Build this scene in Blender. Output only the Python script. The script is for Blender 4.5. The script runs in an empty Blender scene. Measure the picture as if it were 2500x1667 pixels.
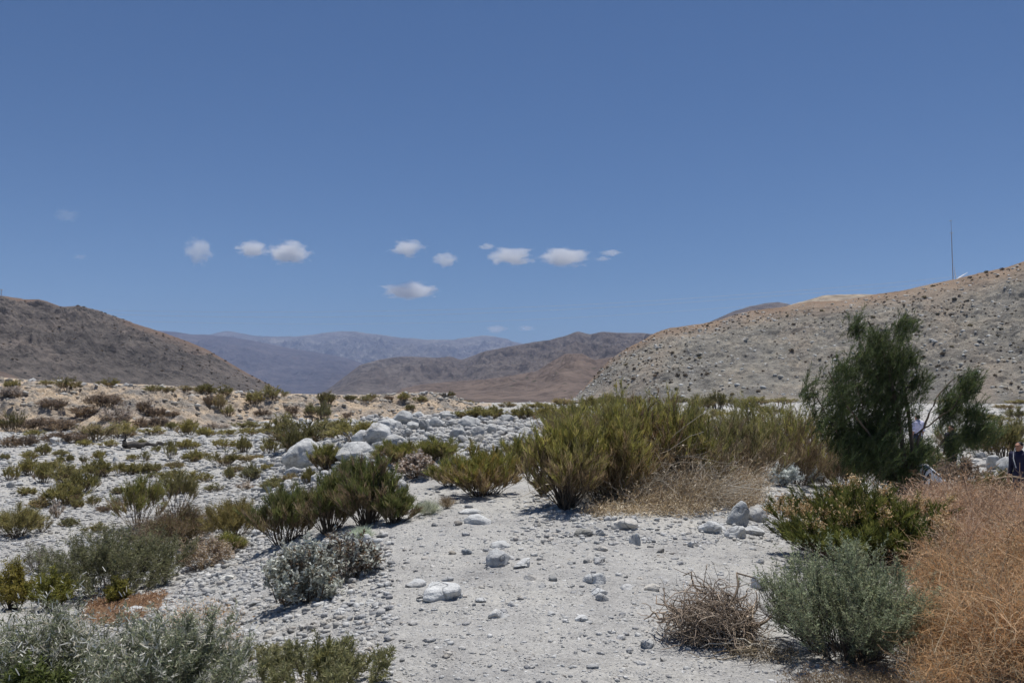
import bpy, bmesh, math, random
import numpy as np
from mathutils import Vector, Matrix, noise as mnoise

C = bpy.context.scene
COL = C.collection
R = math.radians
# ---------------------------------------------------------------- camera, sky, sun, exposure
F = 2165.0                      # focal length in photo pixels (photo 2500 x 1667)
EYE = np.array([0.0, 0.0, 1.6])
PITCH = math.atan(127.0 / F)
cam_d = bpy.data.cameras.new("Camera")
cam = bpy.data.objects.new("Camera", cam_d)
COL.objects.link(cam)
cam.location = EYE
cam.rotation_euler = (R(90) + PITCH, 0, 0)
cam_d.sensor_width = 36.0
cam_d.lens = 36.0 * F / 2500.0
cam_d.clip_start = 0.1
cam_d.clip_end = 200000
C.camera = cam

SUN_EL, SUN_AZ = 76.0, 24.0      # azimuth from +Y towards +X
w = bpy.data.worlds.new("World")
C.world = w
w.use_nodes = True
nt = w.node_tree
sky = nt.nodes.new("ShaderNodeTexSky")
sky.sky_type = 'NISHITA'
sky.sun_disc = False
sky.sun_elevation = R(SUN_EL)
sky.sun_rotation = R(SUN_AZ)
sky.altitude = 400
sky.air_density = 0.9
sky.dust_density = 0.35
sky.ozone_density = 3.0
bg = nt.nodes["Background"]
bg.inputs[1].default_value = 0.05
tint = nt.nodes.new("ShaderNodeMix"); tint.data_type = 'RGBA'; tint.blend_type = 'MULTIPLY'
tint.inputs[0].default_value = 1.0; tint.inputs[7].default_value = (0.78, 1.06, 1.37, 1)   # dry desert air: deeper blue
nt.links.new(sky.outputs[0], tint.inputs[6]); nt.links.new(tint.outputs[2], bg.inputs[0])

sd = bpy.data.lights.new("Sun", 'SUN')
sd.energy = 5.0
sd.angle = R(0.53)
sd.color = (1.0, 0.965, 0.915)
sun = bpy.data.objects.new("Sun", sd)
COL.objects.link(sun)
sdir = Vector((math.sin(R(SUN_AZ)) * math.cos(R(SUN_EL)), math.cos(R(SUN_AZ)) * math.cos(R(SUN_EL)), math.sin(R(SUN_EL))))
sun.rotation_euler = sdir.to_track_quat('Z', 'Y').to_euler()
sun.location = (0, 0, 60)
C.view_settings.view_transform = 'Standard'
C.view_settings.look = 'None'
C.view_settings.exposure = 0.0
C.view_settings.gamma = 1.0
C.cycles.max_bounces = 6
C.cycles.diffuse_bounces = 3
C.cycles.glossy_bounces = 1
C.cycles.transmission_bounces = 3
C.cycles.transparent_max_bounces = 8
C.cycles.volume_bounces = 2
C.cycles.use_denoising = True
C.cycles.use_adaptive_sampling = True
C.cycles.adaptive_threshold = 0.02

# ---------------------------------------------------------------- helpers
def tag(o, label=None, cat=None, group=None, kind=None):
    if label: o["label"] = label
    if cat: o["category"] = cat
    if group: o["group"] = group
    if kind: o["kind"] = kind
    return o

def thing(name, label, cat, loc=(0, 0, 0), group=None):
    o = bpy.data.objects.new(name, None)
    o.empty_display_size = 0.2
    COL.objects.link(o)
    o.location = loc
    return tag(o, label, cat, group)

def mesh_np(name, V, Fc, mat=None, col=None, smooth=True):
    """V (N,3), Fc (M,k) with one k, col (N,3) linear point colours"""
    me = bpy.data.meshes.new(name)
    V = np.ascontiguousarray(V, np.float32); Fc = np.ascontiguousarray(Fc, np.int32)
    n, m, k = len(V), len(Fc), Fc.shape[1]
    me.vertices.add(n); me.vertices.foreach_set("co", V.ravel())
    me.loops.add(m * k); me.loops.foreach_set("vertex_index", Fc.ravel())
    me.polygons.add(m)
    me.polygons.foreach_set("loop_start", np.arange(0, m * k, k, dtype=np.int32))
    me.polygons.foreach_set("loop_total", np.full(m, k, np.int32))
    me.polygons.foreach_set("use_smooth", np.full(m, bool(smooth)))
    me.update(calc_edges=True)
    if col is not None:
        a = me.color_attributes.new("Col", 'FLOAT_COLOR', 'POINT')
        cc = np.ones((n, 4), np.float32); cc[:, :3] = col
        a.data.foreach_set("color", cc.ravel())
    if mat: me.materials.append(mat)
    return me

def obj(name, me, parent=None, loc=None):
    o = bpy.data.objects.new(name, me)
    COL.objects.link(o)
    if parent: o.parent = parent
    if loc is not None: o.location = loc
    return o

def copy_tree(o, parent=None):
    c = o.copy(); COL.objects.link(c)
    if parent: c.parent = parent
    for ch in list(o.children):
        copy_tree(ch, c)
    return c

# value noise on numpy arrays
def _h(ix, iy, s):
    n = (ix.astype(np.int64) * 374761393 + iy.astype(np.int64) * 668265263 + s * 974711) & 0xffffffff
    n = ((n ^ (n >> 13)) * 1274126177) & 0xffffffff
    n = ((n ^ (n >> 15)) * 2246822519) & 0xffffffff
    return ((n ^ (n >> 16)) & 0xffff) / 32767.5 - 1.0
def vn(x, y, s=0):
    x = np.asarray(x, float); y = np.asarray(y, float)
    ix = np.floor(x); iy = np.floor(y); fx = x - ix; fy = y - iy
    fx = fx * fx * fx * (fx * (fx * 6 - 15) + 10); fy = fy * fy * fy * (fy * (fy * 6 - 15) + 10)
    a = _h(ix, iy, s); b = _h(ix + 1, iy, s); c = _h(ix, iy + 1, s); d = _h(ix + 1, iy + 1, s)
    return (a * (1 - fx) + b * fx) * (1 - fy) + (c * (1 - fx) + d * fx) * fy
def fbm(x, y, o=4, s=0, gain=0.5):
    r = 0; a = 1.0; t = 0
    for i in range(o):
        r = r + a * vn(x, y, s + i * 17); t += a; a *= gain
        x = x * 2.03 + 13.7; y = y * 2.03 + 7.1
    return r / t
def ridged(x, y, o=4, s=0, gain=0.5):
    r = 0; a = 1.0; t = 0
    for i in range(o):
        r = r + a * (1 - 2 * np.abs(vn(x, y, s + i * 17))); t += a; a *= gain
        x = x * 2.03 + 13.7; y = y * 2.03 + 7.1
    return r / t

# photo pixel -> world ray, scaled to unit depth along +Y
cP, sP = math.cos(PITCH), math.sin(PITCH)
def ray(u, v):
    cx = (np.asarray(u, float) - 1250) / F; cy = (833.5 - np.asarray(v, float)) / F
    dy = cP - cy * sP; dz = sP + cy * cP
    return cx / dy, dz / dy
def at(u, v, Y):
    a, b = ray(u, v)
    return np.array([a * Y, Y, EYE[2] + b * Y])

# ---------------------------------------------------------------- ground height
_ys = np.array([3, 5, 8, 12, 16, 22, 30, 45, 70, 100, 200, 400.])
_us = np.array([-900, -300, 250, 600, 900, 1080, 1250, 1600, 2000, 2400, 2800, 3400.])
_zt = np.array([
    [-.1, -.25, -.6, -1.1, -1.4, -1.5, -1.5, -1.5, -1.4, -1.2, -1.5, -2.6],
    [-.1, -.25, -.5, -1.1, -1.35, -1.45, -1.5, -1.5, -1.4, -1.2, -1.5, -2.6],
    [-.15, -.35, -.65, -1.1, -1.3, -1.4, -1.4, -1.4, -1.3, -1.2, -1.5, -2.6],
    [0, -.12, -.32, -.65, -1.0, -1.15, -1.2, -1.2, -1.2, -1.1, -1.5, -2.6],
    [0, 0, 0, -.03, .16, .6, .62, -.6, -1, -1, -1.4, -2.6],
    [0, .0, .05, .12, .22, .62, 1.0, .7, -.2, -.3, -1.3, -2.6],
    [-.02, .0, .08, .20, .18, .5, 1.0, .98, .65, .45, -1.1, -2.6],
    [-.02, .0, .09, .20, .12, .05, .15, .3, .4, .3, -.6, -2.],
    [0, 0, 0, .0, -.25, -.7, -.72, -.7, -.7, -.6, -.55, -1.],
    [0, 0, .02, -.02, -.6, -1.4, -1.1, -.95, -.9, -.8, -.7, -.6],
    [0, 0, .02, -.05, -.7, -1.45, -1.3, -1.1, -1.0, -.8, -.7, -.6],
    [0, 0, .02, -.05, -.7, -1.45, -1.3, -1.1, -1.0, -.8, -.7, -.6]])
_LY = np.linspace(np.log(3), np.log(400), 220); _UU = np.linspace(-900, 3400, 260)
_t1 = np.array([np.interp(_LY, np.log(_ys), r) for r in _zt])
_tab = np.array([np.interp(_UU, _us, _t1[:, j]) for j in range(len(_LY))]).T
def _blur(t, n, ax):
    for _ in range(n):
        p = np.pad(t, [(2, 2) if i == ax else (0, 0) for i in range(2)], mode='edge')
        t = sum(np.take(p, range(k, k + t.shape[ax]), axis=ax) * wt for k, wt in enumerate((.06, .24, .4, .24, .06)))
    return t
_tab = _blur(_blur(_tab, 22, 0), 14, 1)
def H0(x, y):
    yy = np.maximum(y, 3.0)
    u = np.clip(x / np.maximum(yy, 4.0) * F + 1250, -899, 3399); ly = np.clip(np.log(yy), _LY[0], _LY[-1] - 1e-6)
    fi = (u + 900) / (_UU[1] - _UU[0]); fj = (ly - _LY[0]) / (_LY[1] - _LY[0])
    i = np.clip(fi.astype(int), 0, 258); j = np.clip(fj.astype(int), 0, 218); fi = fi - i; fj = fj - j
    return (_tab[i, j] * (1 - fi) + _tab[i + 1, j] * fi) * (1 - fj) + (_tab[i, j + 1] * (1 - fi) + _tab[i + 1, j + 1] * fi) * fj
def H(x, y):
    x = np.asarray(x, float); y = np.asarray(y, float)
    z = H0(x, y)
    z = z + 0.030 * fbm(x * 1.6, y * 1.6, 3, 5) + 0.016 * fbm(x * 7, y * 7, 3, 9)
    amp = np.clip((y - 10) / 60, 0, 1)
    z = z + amp * (0.30 * fbm(x / 9, y / 9, 4, 21) + 0.10 * fbm(x / 1.7, y / 1.7, 3, 33))
    return z
_MY = np.exp(np.linspace(np.log(3.2), np.log(420), 260))
def hit(u, v):
    """first crossing of pixel rays with the ground; returns (N,3) and a mask"""
    u = np.atleast_1d(np.asarray(u, float)); v = np.atleast_1d(np.asarray(v, float))
    out = np.zeros((len(u), 3)); ok = np.zeros(len(u), bool)
    for s in range(0, len(u), 4000):
        a, b = ray(u[s:s + 4000], v[s:s + 4000])
        X = a[:, None] * _MY; Zr = EYE[2] + b[:, None] * _MY
        below = Zr - H0(X, np.broadcast_to(_MY, X.shape)) < 0.12          # smooth ground first, then the rough one close by
        k0 = np.argmax(below, 1); k0 = np.where(below.any(1), k0, len(_MY) - 1)
        kk = np.clip(k0[:, None] + np.arange(-6, 12)[None], 0, len(_MY) - 1); Yk = _MY[kk]
        d = EYE[2] + b[:, None] * Yk - H(a[:, None] * Yk, Yk)
        below = d < 0
        k = np.argmax(below, 1); ok[s:s + 4000] = below.any(1) & (k > 0)
        k = np.maximum(k, 1); r = np.arange(len(a))
        d0, d1 = d[r, k - 1], d[r, k]; ylo, yhi = Yk[r, k - 1], Yk[r, k]
        lo, hi = ylo.copy(), yhi.copy()
        for _ in range(4):
            t = np.clip(d0 / np.maximum(d0 - d1, 1e-9), .02, .98); Y = lo * (1 - t) + hi * t
            dm = EYE[2] + b * Y - H(a * Y, Y); up_ = dm >= 0
            lo, d0 = np.where(up_, Y, lo), np.where(up_, dm, d0); hi, d1 = np.where(up_, hi, Y), np.where(up_, d1, dm)
        out[s:s + 4000] = np.stack([a * Y, Y, H(a * Y, Y)], 1)
    return out, ok
def foot(u, v):
    p, ok = hit([u], [v])
    if not ok[0]:
        a, b = ray(u, v); Y = 150.0
        return np.array([a * Y, Y, float(H(np.array([a * Y]), np.array([Y]))[0])])
    return p[0]

# ---------------------------------------------------------------- materials
def new_mat(name):
    m = bpy.data.materials.new(name); m.use_nodes = True
    return m, m.node_tree, m.node_tree.nodes["Principled BSDF"]
def N(nt, typ, **kw):
    n = nt.nodes.new(typ)
    for k, v in kw.items():
        if k in n.inputs.keys() if hasattr(n.inputs, 'keys') else False: n.inputs[k].default_value = v
        else: setattr(n, k, v)
    return n
def noise_n(nt, vec, scale, detail=4, rough=0.55):
    n = nt.nodes.new("ShaderNodeTexNoise"); n.inputs["Scale"].default_value = scale
    n.inputs["Detail"].default_value = detail; n.inputs["Roughness"].default_value = rough
    nt.links.new(vec, n.inputs["Vector"]); return n.outputs["Fac"]
def voro(nt, vec, scale, feature='F1', rnd=1.0):
    n = nt.nodes.new("ShaderNodeTexVoronoi"); n.feature = feature; n.inputs["Scale"].default_value = scale
    n.inputs["Randomness"].default_value = rnd
    nt.links.new(vec, n.inputs["Vector"]); return n
def ramp(nt, fac, stops, interp='LINEAR'):
    n = nt.nodes.new("ShaderNodeValToRGB"); n.color_ramp.interpolation = interp
    e = n.color_ramp.elements
    while len(e) < len(stops): e.new(0.5)
    for el, (p, c) in zip(e, stops):
        el.position = p; el.color = (*c, 1) if not isinstance(c, (int, float)) else (c, c, c, 1)
    nt.links.new(fac, n.inputs[0]); return n.outputs[0]
def mixc(nt, fac, a, b, typ='MIX'):
    n = nt.nodes.new("ShaderNodeMix"); n.data_type = 'RGBA'; n.blend_type = typ
    for sock, val in ((n.inputs[0], fac), (n.inputs[6], a), (n.inputs[7], b)):
        if hasattr(val, 'links'): nt.links.new(val, sock)
        else: sock.default_value = val if isinstance(val, (int, float)) else (*val, 1)
    return n.outputs[2]
def mth(nt, op, a, b=None):
    n = nt.nodes.new("ShaderNodeMath"); n.operation = op
    for i, val in enumerate((a, b)):
        if val is None: continue
        if hasattr(val, 'links'): nt.links.new(val, n.inputs[i])
        else: n.inputs[i].default_value = val
    return n.outputs[0]
def bump(nt, h, dist, strength=1.0, normal=None):
    n = nt.nodes.new("ShaderNodeBump"); n.inputs["Distance"].default_value = dist; n.inputs["Strength"].default_value = strength
    nt.links.new(h, n.inputs["Height"])
    if normal: nt.links.new(normal, n.inputs["Normal"])
    return n.outputs["Normal"]
def pos(nt, scale=1.0):
    g = nt.nodes.new("ShaderNodeNewGeometry")
    if scale == 1.0: return g.outputs["Position"]
    m = nt.nodes.new("ShaderNodeVectorMath"); m.operation = 'SCALE'; m.inputs[3].default_value = scale
    nt.links.new(g.outputs["Position"], m.inputs[0]); return m.outputs[0]

# gravel ground
M_ground, nt, b = new_mat("gravel_ground")
p = pos(nt)
v1 = voro(nt, p, 62.0); v2 = voro(nt, p, 21.0); v3 = voro(nt, p, 7.0)
patch = noise_n(nt, p, 0.55, 5, 0.6)
basec = ramp(nt, patch, [(0.32, (0.395, 0.385, 0.37)), (0.5, (0.46, 0.45, 0.43)), (0.68, (0.50, 0.485, 0.45))])
g1 = ramp(nt, v1.outputs["Color"], [(0.0, (0.42, 0.42, 0.44)), (0.18, (0.80, 0.80, 0.80)), (0.8, (1.05, 1.05, 1.05)), (1.0, (1.4, 1.4, 1.4))])
g2 = ramp(nt, v2.outputs["Color"], [(0.0, (0.6, 0.6, 0.62)), (0.15, (0.92, 0.92, 0.92)), (0.85, (1.0, 1.0, 1.0)), (1.0, (1.25, 1.24, 1.2))])
c = mixc(nt, 0.75, basec, g1, 'MULTIPLY'); c = mixc(nt, 0.6, c, g2, 'MULTIPLY')
c = mixc(nt, 0.8, c, ramp(nt, noise_n(nt, p, 2.3, 6, 0.7), [(0.3, (0.66, 0.66, 0.665)), (0.5, (0.98, 0.98, 0.97)), (0.7, (1.12, 1.11, 1.07))]), 'MULTIPLY')
far = noise_n(nt, p, 0.06, 5, 0.65)
sandy = ramp(nt, far, [(0.55, 0.0), (0.7, 1.0)])
c = mixc(nt, mth(nt, 'MULTIPLY', sandy, 0.5), c, (0.40, 0.345, 0.27))
nt.links.new(c, b.inputs["Base Color"]); b.inputs["Roughness"].default_value = 0.95; b.inputs["Specular IOR Level"].default_value = 0.1
h = mth(nt, 'ADD', mth(nt, 'MULTIPLY', v1.outputs["Distance"], -0.5), mth(nt, 'MULTIPLY', v2.outputs["Distance"], -0.7))
h = mth(nt, 'ADD', h, mth(nt, 'MULTIPLY', noise_n(nt, p, 40, 6, 0.7), 0.9))
nt.links.new(bump(nt, h, 0.02, 1.0), b.inputs["Normal"])

def stone_mat(name, base_scale):
    m, nt, b = new_mat(name)
    at_ = nt.nodes.new("ShaderNodeAttribute"); at_.attribute_name = "Col"
    tc = nt.nodes.new("ShaderNodeTexCoord")
    oi = nt.nodes.new("ShaderNodeObjectInfo")
    p = pos(nt)
    n1 = noise_n(nt, p, base_scale, 6, 0.65); n2 = noise_n(nt, p, base_scale * 9, 4, 0.7)
    t = ramp(nt, n1, [(0.3, (0.62, 0.62, 0.63)), (0.48, (0.95, 0.95, 0.94)), (0.7, (1.08, 1.07, 1.04))])
    s = ramp(nt, n2, [(0.3, (0.72, 0.72, 0.73)), (0.5, (1, 1, 1)), (0.75, (1.1, 1.1, 1.1))])
    c = mixc(nt, 1.0, at_.outputs["Color"], t, 'MULTIPLY'); c = mixc(nt, 0.8, c, s, 'MULTIPLY')
    wv = nt.nodes.new("ShaderNodeVectorMath"); wv.operation = 'ADD'
    wn = nt.nodes.new("ShaderNodeTexNoise"); wn.inputs["Scale"].default_value = 3.0; nt.links.new(p, wn.inputs["Vector"])
    ws = nt.nodes.new("ShaderNodeVectorMath"); ws.operation = 'SCALE'; ws.inputs[3].default_value = 0.5; nt.links.new(wn.outputs["Color"], ws.inputs[0])
    nt.links.new(p, wv.inputs[0]); nt.links.new(ws.outputs[0], wv.inputs[1])
    ck = voro(nt, wv.outputs[0], 2.3, 'DISTANCE_TO_EDGE')
    crack = ramp(nt, ck.outputs["Distance"], [(0.0, 0.45), (0.022, 1.0)])
    c = mixc(nt, 0.7, c, crack, 'MULTIPLY')                                  # seams
    stain = ramp(nt, noise_n(nt, p, 1.7, 5, 0.7), [(0.52, (1, 1, 1)), (0.66, (0.80, 0.74, 0.66))])
    c = mixc(nt, 0.8, c, stain, 'MULTIPLY')
    nt.links.new(c, b.inputs["Base Color"]); b.inputs["Roughness"].default_value = 0.85; b.inputs["Specular IOR Level"].default_value = 0.2
    hh = mth(nt, 'ADD', mth(nt, 'MULTIPLY', n1, 1.0), mth(nt, 'MULTIPLY', n2, 0.45)); hh = mth(nt, 'ADD', hh, mth(nt, 'MULTIPLY', crack, 0.5))
    nt.links.new(bump(nt, hh, 0.05, 0.7), b.inputs["Normal"])
    return m
M_stone = stone_mat("granite", 5.0)

def leaf_mat(name, trans=0.38, rough=0.6):
    m, nt, b = new_mat(name)
    at_ = nt.nodes.new("ShaderNodeAttribute"); at_.attribute_name = "Col"
    oi = nt.nodes.new("ShaderNodeObjectInfo")
    vr = ramp(nt, oi.outputs["Random"], [(0, (1.35, 1.38, 1.42)), (0.5, (1.6, 1.6, 1.6)), (1, (1.85, 1.8, 1.65))])
    c = mixc(nt, 1.0, at_.outputs["Color"], vr, 'MULTIPLY')
    nt.links.new(c, b.inputs["Base Color"]); b.inputs["Roughness"].default_value = rough; b.inputs["Specular IOR Level"].default_value = 0.25
    tr = nt.nodes.new("ShaderNodeBsdfTranslucent"); nt.links.new(c, tr.inputs[0])
    mx = nt.nodes.new("ShaderNodeMixShader"); mx.inputs[0].default_value = trans
    nt.links.new(b.outputs[0], mx.inputs[1]); nt.links.new(tr.outputs[0], mx.inputs[2])
    nt.links.new(mx.outputs[0], nt.nodes["Material Output"].inputs[0])
    return m
M_leaf = leaf_mat("foliage")
M_wood, nt, b = new_mat("dry_wood")
at_ = nt.nodes.new("ShaderNodeAttribute"); at_.attribute_name = "Col"
nn = ramp(nt, noise_n(nt, pos(nt), 60, 4, 0.6), [(0.3, (0.7, 0.7, 0.7)), (0.7, (1.15, 1.15, 1.15))])
nt.links.new(mixc(nt, 1.0, at_.outputs["Color"], nn, 'MULTIPLY'), b.inputs["Base Color"]); b.inputs["Roughness"].default_value = 0.85

# ---------------------------------------------------------------- ground sheet
nr, ncol = 820, 1000
Yr = np.concatenate([np.linspace(-14, 3.0, 40)[:-1], np.exp(np.linspace(np.log(3.0), np.log(420), nr)), np.exp(np.linspace(np.log(450), np.log(12000), 30))])
tt = np.linspace(-1, 1, ncol); tt = 0.55 * tt + 0.45 * tt ** 3
W = np.maximum(14.0, 1.15 * np.maximum(Yr, 0))
X = tt[None, :] * W[:, None]; Yg = np.broadcast_to(Yr[:, None], X.shape)
Z = H(X, Yg)
V = np.stack([X, Yg, Z], -1).reshape(-1, 3)
ii = (np.arange(len(Yr) - 1)[:, None] * ncol + np.arange(ncol - 1)[None, :]).ravel()
Fq = np.stack([ii, ii + 1, ii + ncol + 1, ii + ncol], 1)
g = obj("ground", mesh_np("ground", V, Fq, M_ground)); tag(g, kind="structure")

# ---------------------------------------------------------------- hills
def hill_mat(name, c_lo, c_mid, c_hi, size, spot=0.0, spot_size=1.0, bump_d=1.0, spot_c=(0.06, 0.06, 0.045), pale=0.0, pale_c=(.5, .5, .48), crest=None, strata=0.0, streak=None):
    m, nt, b = new_mat(name)
    p = pos(nt, 1.0 / size)
    n1 = noise_n(nt, p, 1.0, 7, 0.62); n2 = noise_n(nt, p, 7.0, 6, 0.7); n3 = noise_n(nt, p, 2.6, 8, 0.7)
    c = ramp(nt, mth(nt, 'ADD', mth(nt, 'MULTIPLY', n1, 0.5), mth(nt, 'MULTIPLY', n3, 0.5)), [(0.36, c_lo), (0.5, c_mid), (0.63, c_hi)])
    c = mixc(nt, 0.9, c, ramp(nt, n2, [(0.32, (0.5, 0.5, 0.52)), (0.5, (1, 1, 1)), (0.68, (1.35, 1.33, 1.3))]), 'MULTIPLY')
    if crest:
        a = nt.nodes.new("ShaderNodeAttribute"); a.attribute_name = "Col"
        c = mixc(nt, mth(nt, 'MULTIPLY', mth(nt, 'ADD', 0.4, n3), a.outputs["Color"]), c, crest)
    if strata:
        sx = nt.nodes.new("ShaderNodeMapping"); sx.inputs["Scale"].default_value = (0.25, 0.25, 2.5); sx.inputs["Rotation"].default_value = (0.0, R(9), 0)
        nt.links.new(p, sx.inputs[0])
        ns = noise_n(nt, sx.outputs[0], 5.0, 6, 0.7)
        c = mixc(nt, strata, c, ramp(nt, ns, [(0.35, (0.6, 0.6, 0.62)), (0.5, (1, 1, 1)), (0.65, (1.25, 1.25, 1.25))]), 'MULTIPLY')
    if streak:                                   # pale chutes and tan slides running down the slope
        sx = nt.nodes.new("ShaderNodeSeparateXYZ"); nt.links.new(pos(nt), sx.inputs[0])
        cx_ = nt.nodes.new("ShaderNodeCombineXYZ")
        nt.links.new(mth(nt, 'MULTIPLY', mth(nt, 'SUBTRACT', sx.outputs[0], mth(nt, 'MULTIPLY', sx.outputs[2], 1.35)), 0.055), cx_.inputs[0])
        nt.links.new(mth(nt, 'MULTIPLY', sx.outputs[2], 0.02), cx_.inputs[1])
        ns = noise_n(nt, cx_.outputs[0], 1.0, 6, 0.6)
        c = mixc(nt, ramp(nt, ns, [(0.52, 0.0), (0.62, 0.5)]), c, streak)
        c = mixc(nt, ramp(nt, ns, [(0.38, 0.5), (0.45, 0.0)]), c, (.20, .195, .185))
    if pale:
        v = voro(nt, pos(nt, 1.0 / spot_size), 1.7)
        k = ramp(nt, v.outputs["Distance"], [(0.12, 1.0), (0.2, 0.0)])
        sel = ramp(nt, v.outputs["Color"], [(1 - pale, 0.0), (1 - pale + 0.02, 1.0)])
        c = mixc(nt, mth(nt, 'MULTIPLY', k, sel), c, pale_c)
    if spot:
        v = voro(nt, pos(nt, 1.0 / spot_size), 1.0)
        k = ramp(nt, mth(nt, 'ADD', v.outputs["Distance"], mth(nt, 'MULTIPLY', n2, 0.25)), [(0.28, 1.0), (0.38, 0.0)])
        sel = ramp(nt, v.outputs["Color"], [(1 - spot, 0.0), (1 - spot + 0.02, 1.0)])
        c = mixc(nt, mth(nt, 'MULTIPLY', k, sel), c, spot_c)
    nt.links.new(c, b.inputs["Base Color"]); b.inputs["Roughness"].default_value = 0.95; b.inputs["Specular IOR Level"].default_value = 0.05
    hh = mth(nt, 'ADD', mth(nt, 'MULTIPLY', n3, 1.0), mth(nt, 'MULTIPLY', n2, 0.4))
    nt.links.new(bump(nt, hh, bump_d, 0.8), b.inputs["Normal"])
    return m

HILLS = {}
def hill(name, ridge, Yridge, Ybase, zbase, mat, nU=500, nT=160, amp=0.1, gul=60.0, prof=1.0, seed=1, rough_ridge=1.5, back=0.6):
    """ridge: photo outline; Yridge / Ybase: depth (number or [(u, Y)...])"""
    ru = np.array([r[0] for r in ridge], float); rv = np.array([r[1] for r in ridge], float)
    U = np.linspace(ru[0], ru[-1], nU)
    v = np.interp(U, ru, rv)
    k = max(1, nU // 160)
    v = np.convolve(np.pad(v, k, mode='edge'), np.ones(2 * k + 1) / (2 * k + 1), mode='valid')
    v = v + rough_ridge * fbm(U / 22.0, U * 0 + seed, 5, seed + 3, 0.6)
    f = lambda q: np.full(nU, float(q)) if np.isscalar(q) else np.interp(U, [a for a, _ in q], [b_ for _, b_ in q])
    Yt, Yb = f(Yridge), f(Ybase)
    a, bb = ray(U, v)
    zr = EYE[2] + bb * Yt
    zb = np.minimum(f(zbase), zr - 0.01 * np.maximum(zr, 1))
    t = np.concatenate([np.linspace(0, 1, nT), 1 + np.linspace(0.02, 1, nT // 3)])
    T = t[:, None]
    fr = np.minimum(T, 1.0)
    Y = np.where(T <= 1, Yb + (Yt - Yb) * T, Yt + (T - 1) * back * (Yt - Yb + 0.15 * Yt))
    hgt = zr - zb
    z = np.where(T <= 1, zb + hgt * fr ** prof, zr - hgt * 1.05 * np.maximum(T - 1, 0) ** 1.5)
    Xh = a * Y
    m = np.clip(fr * (1.0 - fr) * 4, 0, 1) * (T <= 1) * np.clip((1 - fr) * 3.2, 0, 1)
    # gullies run down-slope: noise stretched along t
    warp = 0.6 * fbm(Xh / gul, Y / gul, 3, seed + 50)
    n = ridged(Xh / gul + warp, Y / (gul * 3.0) + warp, 5, seed, 0.55)
    n2 = fbm(Xh / (gul * .35), Y / (gul * .35), 5, seed + 9, 0.62)
    z = z + amp * hgt * (0.75 * n + 0.42 * n2) * m ** 0.7
    lim = EYE[2] + bb * Y - 0.006 * hgt * np.clip((1 - fr) * 8, 0, 1)      # nothing in front rises over the skyline
    z = np.where(T <= 1, np.minimum(z, np.maximum(lim, zb)), z)
    V = np.stack([Xh, Y, z], -1).reshape(-1, 3)
    nt_ = len(t)
    ii = (np.arange(nt_ - 1)[:, None] * nU + np.arange(nU - 1)[None, :]).ravel()
    Fq = np.stack([ii, ii + 1, ii + nU + 1, ii + nU], 1)
    cr = np.broadcast_to(np.clip((fr - 0.72) / 0.25, 0, 1), z.shape).reshape(-1)
    o = obj(name, mesh_np(name, V, Fq, mat, col=np.stack([cr] * 3, 1)))
    HILLS[name + str(seed)] = (U, t, V.reshape(nt_, nU, 3))
    return tag(o, kind="structure")

m_blue = hill_mat("far_mountain", (.07, .068, .068), (.14, .13, .12), (.27, .25, .22), 420, bump_d=60)
m_blue2 = hill_mat("far_ridge", (.045, .04, .045), (.075, .064, .066), (.12, .10, .095), 300, bump_d=40)
m_brown = hill_mat("brown_hills", (.085, .072, .065), (.125, .107, .097), (.17, .15, .135), 160, spot=0.35, spot_size=11, bump_d=18)
m_red = hill_mat("red_hill", (.095, .075, .068), (.13, .103, .090), (.175, .135, .112), 70, spot=0.35, spot_size=7, bump_d=3, pale=0.06)
m_left = hill_mat("left_hill", (.088, .080, .076), (.140, .124, .113), (.20, .17, .15), 45, spot=0.30, spot_size=3.2, spot_c=(.045, .045, .045), bump_d=8.0, pale=0.05, pale_c=(.42, .41, .40), crest=(.21, .15, .115))
m_right = hill_mat("right_hill", (.145, .138, .125), (.225, .21, .18), (.29, .255, .205), 24, spot=0.5, spot_size=1.25, spot_c=(.11, .10, .085), bump_d=2.2, pale=0.25, pale_c=(.50, .50, .48), crest=(.25, .175, .12), strata=0.6, streak=(.30, .245, .19))
m_pad = hill_mat("pale_terrace", (.24, .20, .155), (.31, .26, .20), (.40, .335, .255), 40, spot=0.35, spot_size=5, bump_d=1.0)

hill("mountains", [(380, 842), (470, 826), (520, 814), (550, 807), (580, 812), (620, 820), (680, 822), (720, 821), (760, 817), (800, 811), (830, 808), (870, 810), (920, 816), (980, 824), (1050, 829), (1110, 828), (1150, 822), (1180, 819), (1210, 821), (1240, 829), (1270, 838), (1320, 845), (1400, 850), (1700, 870)], 9500, 6800, -3, m_blue, 800, 220, 0.30, 380, 0.95, 3, 2.2)
hill("mountains", [(250, 800), (430, 810), (470, 817), (500, 817), (560, 822), (620, 832), (700, 848), (760, 858), (830, 870), (880, 885), (900, 895), (1000, 925), (1150, 965)], 6300, 4200, -3, m_blue2, 500, 120, 0.16, 300, 0.95, 7, 1.4)
hill("hills", [(760, 975), (800, 950), (820, 935), (850, 912), (880, 890), (920, 879), (970, 871), (1000, 870), (1040, 872), (1070, 873), (1100, 870), (1125, 879), (1150, 870), (1180, 858), (1220, 850), (1260, 843), (1300, 835), (1340, 830), (1380, 820), (1410, 808), (1440, 816), (1470, 809), (1500, 812), (1560, 812), (1600, 816), (1800, 812), (2100, 830)], 2900, 1500, -3, m_brown, 720, 220, 0.32, 120, 0.9, 11, 1.0)
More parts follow.
